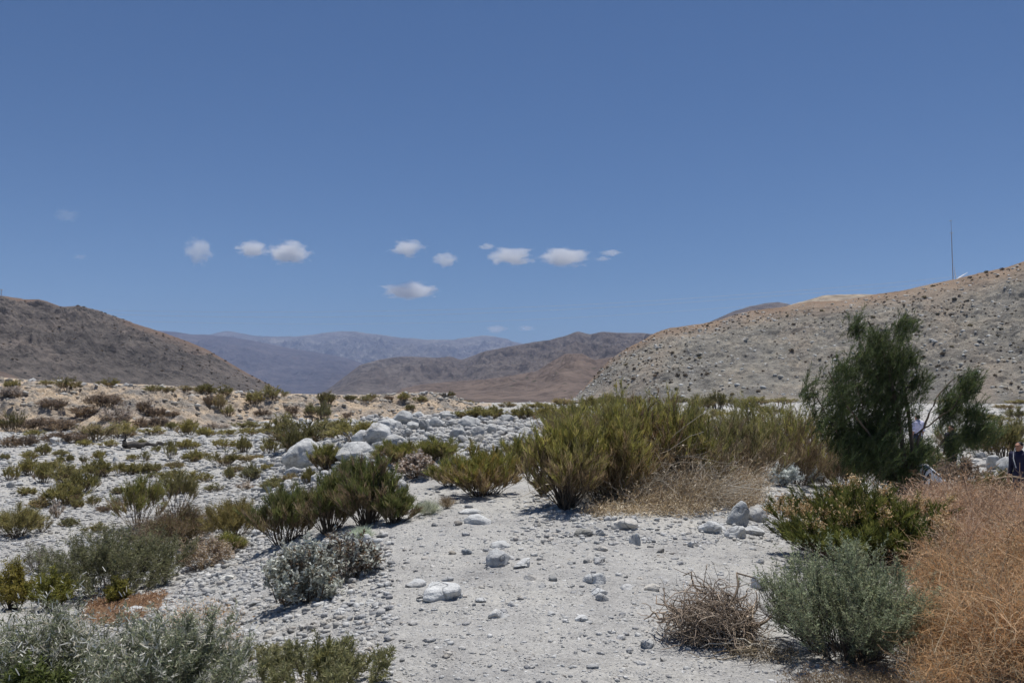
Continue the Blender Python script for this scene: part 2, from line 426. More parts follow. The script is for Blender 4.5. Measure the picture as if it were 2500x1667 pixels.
hill("hills", [(930, 980), (960, 964), (980, 948), (1030, 938), (1100, 931), (1180, 926), (1250, 916), (1310, 906), (1350, 880), (1380, 863), (1420, 862), (1450, 878), (1500, 870), (1540, 852), (1700, 840)], 1500, 400, -2.8, m_red, 520, 220, 0.30, 75, 0.75, 15, 0.8)
m_out = hill_mat("pale_outcrop", (.22, .215, .21), (.33, .325, .32), (.45, .445, .44), 22, bump_d=4)
hill("outcrop", [(1378, 925), (1392, 903), (1404, 890), (1413, 880), (1424, 889), (1436, 878), (1450, 882), (1464, 893), (1490, 903), (1520, 921)], 1290, 1120, 24, m_out, 120, 60, 0.25, 18, 0.9, 47, 1.5)
hill("hill", [(1700, 800), (1790, 760), (1830, 748), (1870, 740), (1900, 737), (1925, 742), (1990, 760), (2100, 790)], 2000, 1500, 0, m_brown, 160, 60, 0.1, 90, 0.9, 19, 0.8)
hill("terrace", [(1860, 790), (1905, 752), (1930, 744), (1980, 730), (2010, 721), (2060, 719), (2100, 718), (2160, 719), (2260, 712), (2400, 700)], 620, 470, 8, m_pad, 220, 60, 0.05, 30, 0.8, 23, 0.7)
hill("hill", [(-420, 690), (-200, 700), (-60, 718), (0, 722), (60, 730), (100, 731), (130, 741), (150, 749), (190, 746), (220, 752), (260, 765), (330, 790), (400, 812), (450, 830), (500, 850), (560, 885), (620, 920), (660, 940), (690, 957), (740, 975)], [(-420, 640), (740, 560)], [(-420, 250), (740, 500)], -.6, m_left, 700, 300, 0.34, 52, 0.8, 29, 1.5)
hill("hill", [(1390, 983), (1420, 955), (1445, 925), (1480, 885), (1520, 856), (1560, 835), (1600, 812), (1640, 799), (1665, 797), (1710, 791), (1760, 780), (1800, 766), (1830, 759), (1900, 751), (1980, 736), (2050, 735), (2100, 726), (2140, 718), (2200, 710), (2240, 700), (2300, 688), (2340, 680), (2400, 664), (2450, 655), (2500, 638), (2700, 585), (3000, 540)], [(1390, 330), (2000, 330), (3000, 290)], [(1390, 300), (1600, 230), (3000, 165)], -.9, m_right, 900, 340, 0.11, 15, 0.92, 37, 1.6)

# sandy cut bank on the left
m_bank, nt, b = new_mat("sandy_bank")
p = pos(nt); n1 = noise_n(nt, p, 0.35, 6, 0.65); n2 = noise_n(nt, p, 2.2, 6, 0.7); n3 = noise_n(nt, p, 9, 4, 0.7)
c = ramp(nt, n1, [(0.38, (.29, .27, .245)), (0.47, (.42, .36, .295)), (0.58, (.60, .48, .35))])
c = mixc(nt, 0.9, c, ramp(nt, n2, [(0.34, (.58, .55, .53)), (0.48, (1, 1, 1)), (0.66, (1.2, 1.17, 1.15))]), 'MULTIPLY')
c = mixc(nt, 0.6, c, ramp(nt, n3, [(0.3, (.6, .6, .6)), (0.5, (1, 1, 1)), (0.7, (1.2, 1.2, 1.2))]), 'MULTIPLY')
nt.links.new(c, b.inputs["Base Color"]); b.inputs["Roughness"].default_value = 0.95; b.inputs["Specular IOR Level"].default_value = 0.05
nt.links.new(bump(nt, mth(nt, 'ADD', n2, mth(nt, 'MULTIPLY', n3, 0.4)), 0.5, 0.8), b.inputs["Normal"])
bank_ridge = [(-500, 905), (0, 920), (60, 926), (100, 928), (150, 930), (220, 935), (400, 940), (500, 945), (600, 956), (680, 960), (780, 962), (900, 964), (1000, 958), (1060, 957), (1100, 963), (1130, 976), (1160, 992), (1200, 1000)]
hill("bank", bank_ridge, [(-500, 84), (700, 92), (1200, 98)], [(-500, 68), (300, 70), (600, 78), (1200, 90)], [(-500, -1.6), (600, -1.4), (900, -1.1), (1200, -.6)], m_bank, 1000, 170, 0.30, 3.0, 0.75, 41, 1.2, back=5.0)
_o = [o for o in COL.objects if o.name == "bank"][0]
hill("hill", [(-400, 880), (-60, 898), (0, 905), (30, 915), (55, 926), (80, 940)], 180, 130, 1.0, m_red, 120, 40, 0.1, 20, 0.8, 43, 0.8)

# ---------------------------------------------------------------- air
def box_mesh(name, lo, hi, mat):
    V = np.array([[(lo, hi)[(i >> k) & 1][k] for k in range(3)] for i in range(8)], float)
    Fq = np.array([[0, 2, 3, 1], [4, 5, 7, 6], [0, 1, 5, 4], [2, 6, 7, 3], [0, 4, 6, 2], [1, 3, 7, 5]])
    return mesh_np(name, V, Fq, mat, smooth=False)
M_haze = bpy.data.materials.new("haze"); M_haze.use_nodes = True
nt = M_haze.node_tree; nt.nodes.clear()
om = nt.nodes.new("ShaderNodeOutputMaterial"); pv = nt.nodes.new("ShaderNodeVolumePrincipled")
pv.inputs["Color"].default_value = (0.42, 0.55, 0.85, 1)
pv.inputs["Density"].default_value = 8.0e-5
pv.inputs["Anisotropy"].default_value = 0.0
nt.links.new(pv.outputs[0], om.inputs["Volume"])
# ---------------------------------------------------------------- stones
def ico(sub):
    bm = bmesh.new(); bmesh.ops.create_icosphere(bm, subdivisions=sub, radius=1.0)
    V = np.array([v.co[:] for v in bm.verts]); Fq = np.array([[v.index for v in f.verts] for f in bm.faces]); bm.free()
    return V, Fq
ICO = {k: ico(k) for k in (1, 2, 3, 4, 5)}
def noise3(P, s, f):
    x, y, z = P[:, 0] * f, P[:, 1] * f, P[:, 2] * f
    return (vn(x + .3 * z, y - .7 * z + 3, s) + vn(y + .5 * x, z + 7 - .4 * x, s + 5) + vn(z - .6 * y, x + 11 + .5 * y, s + 9)) / 3
def rock_shape(seed, sub=4, ang=0.5):
    rs = np.random.RandomState(seed)
    V, Fq = ICO[sub]; V = V.copy()
    # planar cuts give water-worn facets
    for i in range(rs.randint(7, 14)):
        n = rs.normal(size=3); n /= np.linalg.norm(n); d = rs.uniform(0.48, 0.86)
        s = V @ n - d
        V = V - np.outer(np.where(s > 0, s * (0.55 + 0.42 * ang), 0), n)
    r = 1 + 0.36 * noise3(V, seed, 1.3) + 0.13 * noise3(V, seed + 31, 3.1) + 0.04 * noise3(V, seed + 57, 8) + 0.02 * noise3(V, seed + 77, 19)
    V = V * r[:, None]
    V -= (V.max(0) + V.min(0)) / 2
    return V / (np.abs(V).max(0)), Fq
def boulder(u, vb, wpx, hpx, label, tone=0.5, ang=0.7, group=None, name="boulder", seed=None, tilt=0.0, depth=0.85, sink=0.2, tint=(1, 1, 1), bias=1.0):
    seed = seed if seed is not None else int(u * 7 + vb * 13) % 9973
    if 800 < u < 1340 and vb < 1130 or u == 735: wpx *= 1.18; hpx *= 1.22
    p = foot(u, vb); sc = p[1] / F
    th = math.atan2(vb - 960, F); hpx = max(.32 * hpx, (hpx - .55 * wpx * depth * math.sin(th)) / math.cos(th))   # part of the pixels is the top seen from above
    wx, hz = wpx * sc / 2, hpx * sc / (2 - sink * 2) * bias
    big = wpx > 45
    V, Fq = rock_shape(seed, 5 if wpx > 70 else (4 if wpx > 22 else 3), ang)
    rs = np.random.RandomState(seed + 1)
    V = V * np.array([wx, wx * depth, hz])
    if tilt:
        c, s = math.cos(tilt), math.sin(tilt); V = V @ np.array([[c, 0, -s], [0, 1, 0], [s, 0, c]])
        k = wx / np.abs(V[:, 0]).max(); V *= k
    tn = tone * np.array([0.99, 1.0, 0.995]) * np.array(tint)
    pt = 1 + 0.18 * noise3(V / max(wx, hz), seed + 3, 1.6)
    me = mesh_np(name, V, Fq, M_stone, col=tn[None, :] * pt[:, None])
    o = obj(name, me, loc=(p[0], p[1] + wx * depth * 0.55, p[2] + hz * (1 - 2 * sink)))
    return tag(o, label, "boulder" if name == "boulder" else "rock", group)

BOULDERS = [
 # u, vbase, w, h, label, tone, kwargs
 (735, 1150, 92, 68, "largest pale boulder, rounded with a dark crack, left end of the boulder mound", .56, dict(ang=.35, tilt=-.28)),
 (868, 1122, 94, 38, "long low pale boulder right of the largest boulder", .55, dict(ang=.3)),
 (878, 1088, 40, 32, "smooth round white boulder above the long low boulder", .58, dict(ang=.15)),
 (852, 1099, 30, 17, "small rounded boulder wedged between the round white boulder and the long low one", .55, {}),
 (830, 1099, 17, 16, "little round stone at the left tip of the long low boulder", .56, dict(ang=.1)),
 (925, 1086, 68, 46, "big sloping white slab stepping up the left side of the mound", .57, dict(tilt=.45)),
 (948, 1054, 58, 28, "broad white boulder at the head of the sloping slab", .56, dict(tilt=.15)),
 (980, 1036, 48, 29, "tall grey-white boulder near the top left of the mound", .50, {}),
 (950, 1028, 26, 14, "flat grey boulder jutting left from the mound top", .42, {}),
 (1036, 1054, 26, 31, "dark grey leaning boulder in the upper middle of the mound", .33, dict(tilt=-.5)),
 (1064, 1042, 34, 21, "pale egg-shaped boulder leaning on the dark grey one", .55, dict(ang=.15)),
 (1117, 1073, 35, 32, "angular boulder with a dark underside right of the mound centre", .50, dict(ang=.9)),
 (1145, 1045, 46, 26, "grey domed boulder above the angular dark-bottomed one", .47, dict(ang=.2)),
 (1168, 1071, 32, 27, "tilted oval boulder right of the angular dark-bottomed one", .46, dict(tilt=-.4)),
 (1198, 1056, 31, 20, "slanted boulder right of the tilted oval one", .48, dict(tilt=-.35)),
 (1283, 1092, 54, 26, "large flat white boulder at the right end of the mound", .58, {}),
 (1281, 1064, 31, 18, "smooth flat oval boulder above the large flat white one", .54, dict(ang=.1)),
 (1238, 1029, 34, 15, "blocky grey boulder on the skyline of the mound beside green brush", .45, dict(ang=.9)),
 (965, 1087, 56, 23, "low wide boulder below the sloping slab", .54, {}),
 (995, 1066, 23, 18, "squat grey stone in the rubble left of the mound centre", .45, {}),
 (925, 1098, 33, 18, "white boulder just above the hidden front shrubs", .57, {}),
 (909, 1194, 24, 34, "upright white stone showing between the green broom shrubs", .57, {}),
 (925, 1119, 36, 16, "pale pointed slab behind the front broom shrubs", .55, dict(tilt=-.2)),
 (896, 1126, 18, 13, "small white block left of the pale pointed slab", .57, {}),
 (715, 1165, 42, 25, "slanted white stone at the foot of the largest boulder", .56, dict(tilt=-.4)),
 (795, 1162, 29, 15, "flat pale stone right below the largest boulder", .54, {}),
 (983, 1209, 34, 44, "smooth grey sloping rock right of the front broom shrubs", .46, dict(ang=.2, tilt=-.5)),
 (771, 1180, 29, 23, "white cobble in the rubble below the largest boulder", .55, {}),
 (640, 1210, 23, 21, "ball-shaped grey cobble at the left edge of the rubble", .47, dict(ang=.05)),
 (663, 1215, 18, 18, "white round cobble beside the ball-shaped grey one", .56, dict(ang=.1)),
 (708, 1192, 23, 16, "oval cobble between the rubble edge and the front broom shrubs", .50, {}),
 (1092, 1022, 40, 16, "long pale boulder on the crest of the mound", .56, {}),
 (1020, 1022, 30, 15, "white boulder on the crest left of the long pale one", .57, {}),
 (1010, 1052, 34, 18, "white slanting boulder left of the dark grey leaning one", .56, dict(tilt=.3)),
 (1080, 1462, 96, 42, "big flat white boulder sunk in the gravel path", .57, dict(ang=.25, sink=.42)),
 (1165, 1279, 68, 27, "smooth white flat rock flush with the upper path", .57, dict(ang=.2, sink=.45)),
 (1150, 1252, 62, 13, "thin pale rock edge just above the smooth flush rock", .52, dict(sink=.45)),
 (1216, 1378, 60, 40, "angular white rock with a shaded broken face in mid path", .52, dict(ang=1.0, sink=.28)),
 (1016, 1432, 48, 20, "low white stone left above the big flat boulder", .54, dict(sink=.42)),
 (1222, 1336, 56, 18, "buried pale stone just behind the angular path rock", .50, dict(sink=.45)),
 (896, 1328, 24, 26, "round white stone right of the silvery brittlebush", .56, dict(ang=.1)),
 (927, 1312, 22, 11, "dark grey stone beside the round white one", .20, {}),
 (1213, 1508, 44, 25, "pale half-buried stone right of the big flat boulder", .52, dict(sink=.4)),
 (1139, 1353, 27, 14, "dark blue-grey pebble left of the angular path rock", .24, dict(tint=(.92, 1, 1.1))),
 (1104, 1352, 20, 9, "small brownish pebble left of the dark blue-grey one", .30, dict(tint=(1.1, 1, .88))),
 (1119, 1281, 21, 11, "small brown-grey stone left of the smooth flush rock", .26, dict(tint=(1.1, 1, .9))),
 (1173, 1470, 29, 13, "thin white wedge right of the big flat boulder", .57, dict(ang=.8)),
 (1526, 1293, 68, 32, "cream domed rock with a brown underside below the tangled brush", .54, dict(ang=.4, tint=(1.05, 1, .93), sink=.3)),
 (1425, 1308, 46, 20, "dull grey slab left of the cream domed rock", .27, dict(tint=(1.03, 1, .93))),
 (1466, 1307, 24, 17, "pale stone between the grey slab and the cream domed rock", .50, {}),
 (1808, 1284, 62, 70, "tall smooth grey boulder with a pale seam near the flowering shrub", .38, dict(ang=.75, tilt=.5, sink=.3, depth=.7, seed=31, tint=(.97, 1, 1.03))),
 (1852, 1272, 56, 42, "rounded white-grey boulder right of the tall grey one", .50, dict(ang=.2)),
 (1744, 1300, 74, 32, "long white boulder in front of the tall grey one, left piece", .57, dict(ang=.3, sink=.32, tilt=.12)),
 (1800, 1313, 56, 34, "split white boulder right of the long white piece", .57, dict(ang=.5, sink=.32, tilt=.2)),
 (1842, 1306, 52, 25, "tapering white rock behind the split white boulder", .54, dict(tilt=.25)),
 (1551, 1329, 30, 29, "bluish-white blocky stone below the cream domed rock", .52, dict(ang=.7, tint=(.96, 1, 1.04), sink=.35)),
 (1467, 1344, 36, 16, "flat tan stone left of the bluish-white one", .47, dict(tint=(1.06, 1, .93))),
 (1464, 1372, 28, 13, "oval grey pebble on its own below the flat tan stone", .40, {}),
 (1452, 1423, 58, 30, "slanted pale slab half sunk in the middle of the path", .53, dict(tilt=-.4, sink=.4)),
 (1463, 1452, 46, 22, "white ridge of stone under the slanted slab", .57, dict(tilt=-.35, sink=.4)),
 (1593, 1441, 40, 19, "cream wedge stone with a brown lower edge left of the twig pile", .54, dict(ang=.9, tint=(1.05, 1, .93))),
 (1420, 1515, 34, 16, "white flat chip stone in the lower path", .58, dict(ang=.6, sink=.35)),
 (1582, 1579, 34, 21, "smooth grey oval stone left below the twig pile", .44, dict(ang=.1)),
 (1447, 1631, 31, 12, "grey lens-shaped stone near the bottom of the path", .38, dict(ang=.1, sink=.35)),
 (1860, 1440, 46, 38, "white cracked rock behind the twig pile and grey-green bush", .56, dict(ang=.6)),
 (1350, 1418, 22, 13, "small dark stone left of the slanted pale slab", .28, {}),
 (1688, 1335, 18, 17, "squared grey-white pebble below the long white boulder", .48, dict(ang=.9)),
 (1858, 1376, 20, 15, "rounded pebble in the gap left of the flowering shrub", .46, dict(ang=.1)),
 (1276, 1385, 46, 20, "thin slanting white stone right of the angular path rock", .55, dict(tilt=-.35, sink=.4)),
 (322, 1502, 46, 24, "white stone beside the orange grass patch on the left", .56, dict(ang=.5)),
 (366, 1494, 30, 13, "pale stone right of the white one by the orange grass", .53, {}),
 (552, 1418, 36, 17, "bright white block on the gravel slope above the big pale bush", .62, dict(ang=.8, tint=(1.02, 1, .94))),
 (459, 1428, 26, 17, "grey tilted stone left of the bright white block", .42, dict(tilt=-.5)),
 (627, 1306, 30, 16, "white stone between two broom shrubs on the left slope", .55, {}),
 (138, 1085, 44, 17, "pale leaning slab at the foot of the sandy bank", .52, dict(ang=.9, tilt=.35)),
 (198, 1165, 35, 12, "white boulder among the left wash shrubs", .57, {}),
 (126, 1186, 27, 10, "flat white boulder under the left wash shrubs", .56, {}),
 (22, 1190, 20, 16, "grey rounded boulder at the far left edge of the wash", .40, dict(ang=.15)),
 (2428, 1146, 32, 36, "pale block in shade beside the bare dead branch", .50, dict(ang=.7)),
 (2467, 1158, 46, 44, "white boulder left of the person in a dark jacket", .56, dict(ang=.5)),
 (2496, 1206, 42, 32, "smooth grey rock at the right edge below the person in a dark jacket", .40, dict(ang=.2)),
 (2395, 1118, 30, 16, "dark-sided stone in the shaded rubble right of the tree", .34, {}),
 (2345, 1120, 34, 14, "pale flat stone at the near edge of the shaded rubble", .48, {}),
 (2410, 1096, 34, 15, "white stone on top of the rubble right of the tree", .54, {}),
]
BPOS = []
for (u, vb, wp, hp, lab, tone, kw) in BOULDERS:
    o = boulder(u, vb, wp, hp, lab, tone * (1.1 if vb > 1235 else .97), group="pale granite boulders and path stones", **kw)
    BPOS.append(o.location.copy())

# cobbles: individual stones scattered by zone, photo polygons (u0,u1,v0,v1)
rs = np.random.RandomState(5)
CUBES = [mesh_np("cobble", *rock_shape(900 + i, 3, rs.uniform(.1, .9)), M_stone, col=np.tile(np.array([[t, t, t * .99]]), (len(ICO[3][0]), 1))) for i, t in enumerate((.55, .50, .46, .40, .53, .35, .51, .43, .27, .54))]
def cobbles(n, zone, wr, label, group, reject=None, lift=(.05, .5)):
    k = 0
    while k < n:
        u = rs.uniform(zone[0], zone[1]); v = rs.uniform(zone[2], zone[3])
        if reject and reject(u, v): continue
        p, ok = hit([u], [v]); p = p[0]
        if not ok[0]: continue
        k += 1
        wpx = wr[0] + (wr[1] - wr[0]) * rs.rand() ** 1.9
        s = wpx * p[1] / F / 2
        o = obj("cobble", CUBES[rs.randint(len(CUBES))])
        hz = rs.uniform(.4, .75)
        o.scale = (s, s * rs.uniform(.6, 1), s * hz); o.rotation_euler = (rs.normal() * .25, rs.normal() * .25, rs.uniform(0, 6.28))
        o.location = (p[0], p[1], p[2] + s * hz * rs.uniform(*lift))
        tag(o, label, "cobble", group)
mound_l = lambda u: 1085 - (u - 830) * .30 if u < 1050 else 1012 + (u - 1050) * .06
cobbles(100, (830, 1330, 1005, 1125), (13, 42), "loose whitish cobble in the rubble of the boulder mound", "cobbles on the boulder mound", lambda u, v: v < mound_l(u))
cobbles(30, (640, 820, 1130, 1215), (10, 26), "whitish cobble in the rubble running below the largest boulder", "cobbles below the largest boulder", lambda u, v: v < 1215 - (u - 640) * .5 - 20)
cobbles(34, (0, 640, 1065, 1225), (9, 22), "pale cobble lying among the small shrubs of the left wash", "cobbles in the left wash")
cobbles(24, (480, 760, 1440, 1667), (14, 34), "grey-white cobble on the gravel below the silvery brittlebush", "cobbles on the lower left gravel")
cobbles(58, (960, 1720, 1240, 1640), (12, 38), "pale stone half sunk in the gravel path", "loose stones on the path", lift=(-.2, .35))
cobbles(16, (1290, 1880, 1240, 1310), (12, 26), "greyish cobble at the front edge of the big tangled brush", "cobbles in front of the tangled brush")
cobbles(18, (2310, 2500, 1085, 1215), (14, 34), "dusty grey rock in the shaded rubble right of the tree", "rocks in the rubble right of the tree")

# gravel: everything smaller, one object nobody could count
def gravel(nm, n, zone, pxr, sub, tones, flat=(.45, .85), power=2.5, reject=None, sink=.35, seed=1, lab=""):
    r = np.random.RandomState(seed)
    u = r.uniform(zone[0], zone[1], n); v = r.uniform(zone[2], zone[3], n)
    if reject is not None:
        k = ~reject(u, v); u, v = u[k], v[k]
    P, ok = hit(u, v); P = P[ok]; n = len(P)
    px = pxr[0] + (pxr[1] - pxr[0]) * r.rand(n) ** power
    s = px * P[:, 1] / F / 2
    protos = [rock_shape(2000 + i + seed * 20, sub, r.uniform(.2, 1)) for i in range(8)]
    nv = len(ICO[sub][0]); Vp = np.array([q[0] for q in protos]); Fp = ICO[sub][1]
    pick = r.randint(0, 8, n)
    A = Vp[pick]                                         # n, nv, 3
    A = A * np.stack([s, s * r.uniform(.6, 1, n), s * r.uniform(flat[0], flat[1], n)], 1)[:, None, :]
    th = r.uniform(0, 6.283, n); tx = r.normal(size=n) * .3
    c, sn = np.cos(tx)[:, None], np.sin(tx)[:, None]
    y, z = A[..., 1] * c - A[..., 2] * sn, A[..., 1] * sn + A[..., 2] * c
    c, sn = np.cos(th)[:, None], np.sin(th)[:, None]
    x, y2 = A[..., 0] * c - y * sn, A[..., 0] * sn + y * c
    A = np.stack([x, y2, z], -1)
    A += P[:, None, :]; A[..., 2] += (s * (r.rand(n) * .7 - sink + .15))[:, None]
    t = np.array(tones)[np.minimum((r.rand(n) * len(tones)).astype(int), len(tones) - 1)] * r.uniform(.9, 1.08, (n, 1))
    colr = np.repeat(t[:, None, :], nv, 1).reshape(-1, 3)
    Fq = (Fp[None] + (np.arange(n) * nv)[:, None, None]).reshape(-1, 3)
    return A.reshape(-1, 3), Fq, colr
g_t = [(0.616, 0.616, 0.605), (0.55, 0.55, 0.539), (0.517, 0.512, 0.501), (0.638, 0.632, 0.616), (0.506, 0.506, 0.506), (0.572, 0.561, 0.539), (0.528, 0.528, 0.522), (0.462, 0.462, 0.462), (0.594, 0.594, 0.583), (0.561, 0.561, 0.55), (0.605, 0.605, 0.594), (0.396, 0.396, 0.402), (0.55, 0.517, 0.473), (0.275, 0.281, 0.292)]
w_t = [(0.56, 0.56, 0.551), (0.495, 0.495, 0.486), (0.541, 0.541, 0.532), (0.442, 0.442, 0.442), (0.384, 0.384, 0.384), (0.551, 0.541, 0.522), (0.504, 0.504, 0.495), (0.323, 0.323, 0.327)]
sets = [
 gravel("p", 52000, (-80, 2600, 1190, 1700), (1.4, 8), 1, g_t, power=2.2, seed=9, flat=(.3, .7), sink=.62),
 gravel("p", 9000, (300, 2120, 1200, 1690), (3, 22), 1, g_t, power=4, seed=1, flat=(.3, .6), sink=.68),
 gravel("p", 8500, (200, 960, 1300, 1690), (3, 26), 1, g_t, power=3.0, seed=2, flat=(.35, .7), sink=.45),
 gravel("p", 2400, (1250, 1950, 1215, 1330), (3, 18), 1, g_t, power=3, seed=3, flat=(.35, .7), sink=.45),
 gravel("p", 22000, (-80, 760, 1050, 1420), (2.2, 15), 1, w_t, power=2.7, seed=4, flat=(.35, .7), sink=.5),
 gravel("p", 9000, (620, 1350, 1000, 1250), (3, 26), 1, w_t, power=2.0, seed=5, flat=(.5, .85), reject=lambda u, v: ((u > 1020) & (v > 1175)) | (v > 1190 + (900 - u) * .12)),
 gravel("p", 9000, (1050, 2600, 968, 1060), (1.8, 9), 1, w_t, power=2.2, seed=6, flat=(.35, .7), sink=.5),
 gravel("p", 4500, (1300, 2600, 1030, 1240), (3, 18), 1, w_t, power=2.5, seed=7, flat=(.35, .6), sink=.45),
 gravel("p", 3500, (-60, 1150, 1000, 1080), (2, 8), 1, w_t, power=2.2, seed=8, flat=(.4, .8), sink=.45),
]
off = 0; VV, FF, CC = [], [], []
for A, Fq, cl in sets:
    VV.append(A); FF.append(Fq + off); CC.append(cl); off += len(A)
gr = obj("gravel", mesh_np("gravel", np.concatenate(VV), np.concatenate(FF), M_stone, col=np.concatenate(CC)))
tag(gr, "loose pale grey gravel and pebbles covering path, mound and wash", "gravel", kind="stuff")
del VV, FF, CC, sets

# rocks on the hill slope and along the bank crest
def slope_pts(key, n, seed, tlo=0.03, thi=0.97, ulo=None, uhi=None):
    U, t, G = HILLS[key]; r = np.random.RandomState(seed)
    nT = int((t <= 1).sum()); out = []
    i = r.uniform(tlo, thi, n) * (nT - 1); lo = 0 if ulo is None else np.searchsorted(U, ulo); hi = len(U) - 2 if uhi is None else np.searchsorted(U, uhi)
    j = r.uniform(lo, hi, n)
    i0 = i.astype(int); j0 = j.astype(int)
    return G[i0, j0] * ((1 - (j - j0)))[:, None] + G[i0, np.minimum(j0 + 1, G.shape[1] - 1)] * (j - j0)[:, None], i / (nT - 1)
P, _ = slope_pts("hill37", 3600, 3, uhi=2560)
r = np.random.RandomState(8); n = len(P); s = (0.10 + 0.5 * r.rand(n) ** 5); nv = len(ICO[1][0])
A = np.array([rock_shape(3000 + i, 1, .8)[0] for i in range(6)])[r.randint(0, 6, n)] * np.stack([s * 1.3, s, s * .8], 1)[:, None, :] + P[:, None, :]
t = np.array([(.52, .52, .5), (.58, .58, .56), (.45, .44, .4), (.36, .35, .33)])[r.randint(0, 4, n)]
sc = obj("scree_rubble", mesh_np("scree_rubble", A.reshape(-1, 3), (ICO[1][1][None] + (np.arange(n) * nv)[:, None, None]).reshape(-1, 3), M_stone, col=np.repeat(t, nv, 0)))
tag(sc, "scattered pale stones littering the grey slope of the right hill", "scree", kind="stuff")
# ---------------------------------------------------------------- plant builders
def unit(a): return a / np.maximum(np.linalg.norm(a, axis=-1, keepdims=True), 1e-9)
def ribbons(P, Wd, colr, r):
    """P (n,k,3) strands, Wd (n,k) widths, colr (n,3) or (n,k,3)"""
    n, k, _ = P.shape
    T = unit(np.gradient(P, axis=1))
    side = unit(np.cross(T, r.normal(size=(n, 1, 3)) + 0 * T))
    A = P - side * Wd[..., None] / 2; B = P + side * Wd[..., None] / 2
    V = np.stack([A, B], 2).reshape(-1, 3)
    i = (np.arange(n)[:, None] * k * 2 + np.arange(k - 1)[None] * 2).ravel()
    Fq = np.stack([i, i + 1, i + 3, i + 2], 1)
    if colr.ndim == 2: colr = np.repeat(colr[:, None, :], k, 1)
    return V, Fq, np.repeat(colr, 2, axis=1).reshape(-1, 3)
def tubes(P, Rd, colr, sides=4):
    n, k, _ = P.shape
    T = unit(np.gradient(P, axis=1))
    ref = np.where(np.abs(T[..., 2:3]) > 0.9, np.array([1.0, 0, 0]), np.array([0, 0, 1.0]))
    a = unit(np.cross(T, ref)); b = np.cross(T, a)
    th = np.arange(sides) * 2 * math.pi / sides
    V = P[:, :, None, :] + Rd[..., None, None] * (a[:, :, None, :] * np.cos(th)[:, None] + b[:, :, None, :] * np.sin(th)[:, None])
    V = V.reshape(-1, 3)
    base = (np.arange(n)[:, None, None] * k + np.arange(k - 1)[None, :, None]) * sides
    s0 = np.arange(sides)[None, None]; s1 = (s0 + 1) % sides
    Fq = np.stack([base + s0, base + s1, base + sides + s1, base + sides + s0], -1).reshape(-1, 4)
    if colr.ndim == 2: colr = np.repeat(colr[:, None, :], k, 1)
    return V, Fq, np.repeat(colr[:, :, None, :], sides, 2).reshape(-1, 3)
def merge(parts):
    off = 0; v, f, c = [], [], []
    for V, Fq, Cc in parts:
        v.append(V); f.append(Fq + off); c.append(Cc); off += len(V)
    return np.concatenate(v), np.concatenate(f), np.concatenate(c)
def curve(p0, p1, p2, k):
    t = np.linspace(0, 1, k)[None, :, None]
    return (1 - t) ** 2 * p0[:, None] + 2 * t * (1 - t) * p1[:, None] + t ** 2 * p2[:, None]
def jitcol(cols, n, r, j=.12):
    c = np.array(cols)[r.randint(0, len(cols), n)]
    return c * (1 + j * r.normal(size=(n, 1))).clip(.5, 1.6)

GREEN = [(0.168, 0.166, 0.046), (0.138, 0.15, 0.042), (0.198, 0.182, 0.054), (0.12, 0.134, 0.043), (0.216, 0.186, 0.066)]
OLIVE = [(.18, .165, .065), (.20, .175, .075), (.155, .148, .058), (.22, .185, .09)]
DKGREEN = [(.055, .085, .022), (.07, .10, .025), (.05, .07, .02), (.09, .105, .03)]
SAGE = [(.19, .215, .14), (.16, .19, .12), (.225, .24, .165), (.135, .16, .10)]
SAGE2 = [(0.122, 0.126, 0.068), (0.104, 0.112, 0.058), (0.144, 0.14, 0.086), (0.094, 0.097, 0.05)]
SILVER = [(0.458, 0.466, 0.416), (0.354, 0.365, 0.319), (0.52, 0.517, 0.464), (0.291, 0.294, 0.242)]
PALE = [(.18, .195, .115), (.23, .24, .155), (.135, .15, .085), (.28, .28, .21)]
STRAW = [(0.248, 0.192, 0.118), (0.285, 0.229, 0.149), (0.205, 0.155, 0.093), (0.18, 0.13, 0.074)]
BROWN = [(0.137, 0.097, 0.061), (0.173, 0.122, 0.079), (0.108, 0.076, 0.05), (0.202, 0.151, 0.101)]
GREYB = [(0.144, 0.119, 0.101), (0.18, 0.151, 0.13), (0.115, 0.094, 0.079)]
RUST = [(0.358, 0.207, 0.097), (0.417, 0.259, 0.136), (0.297, 0.167, 0.075), (0.457, 0.31, 0.184)]
PINK = [(0.317, 0.259, 0.216), (0.396, 0.353, 0.317), (0.259, 0.194, 0.151), (0.432, 0.41, 0.382)]
BONE = [(0.5, 0.44, 0.35), (0.54, 0.49, 0.41), (0.38, 0.32, 0.24)]
BARK = [(.13, .095, .065), (.17, .125, .085), (.10, .075, .05)]

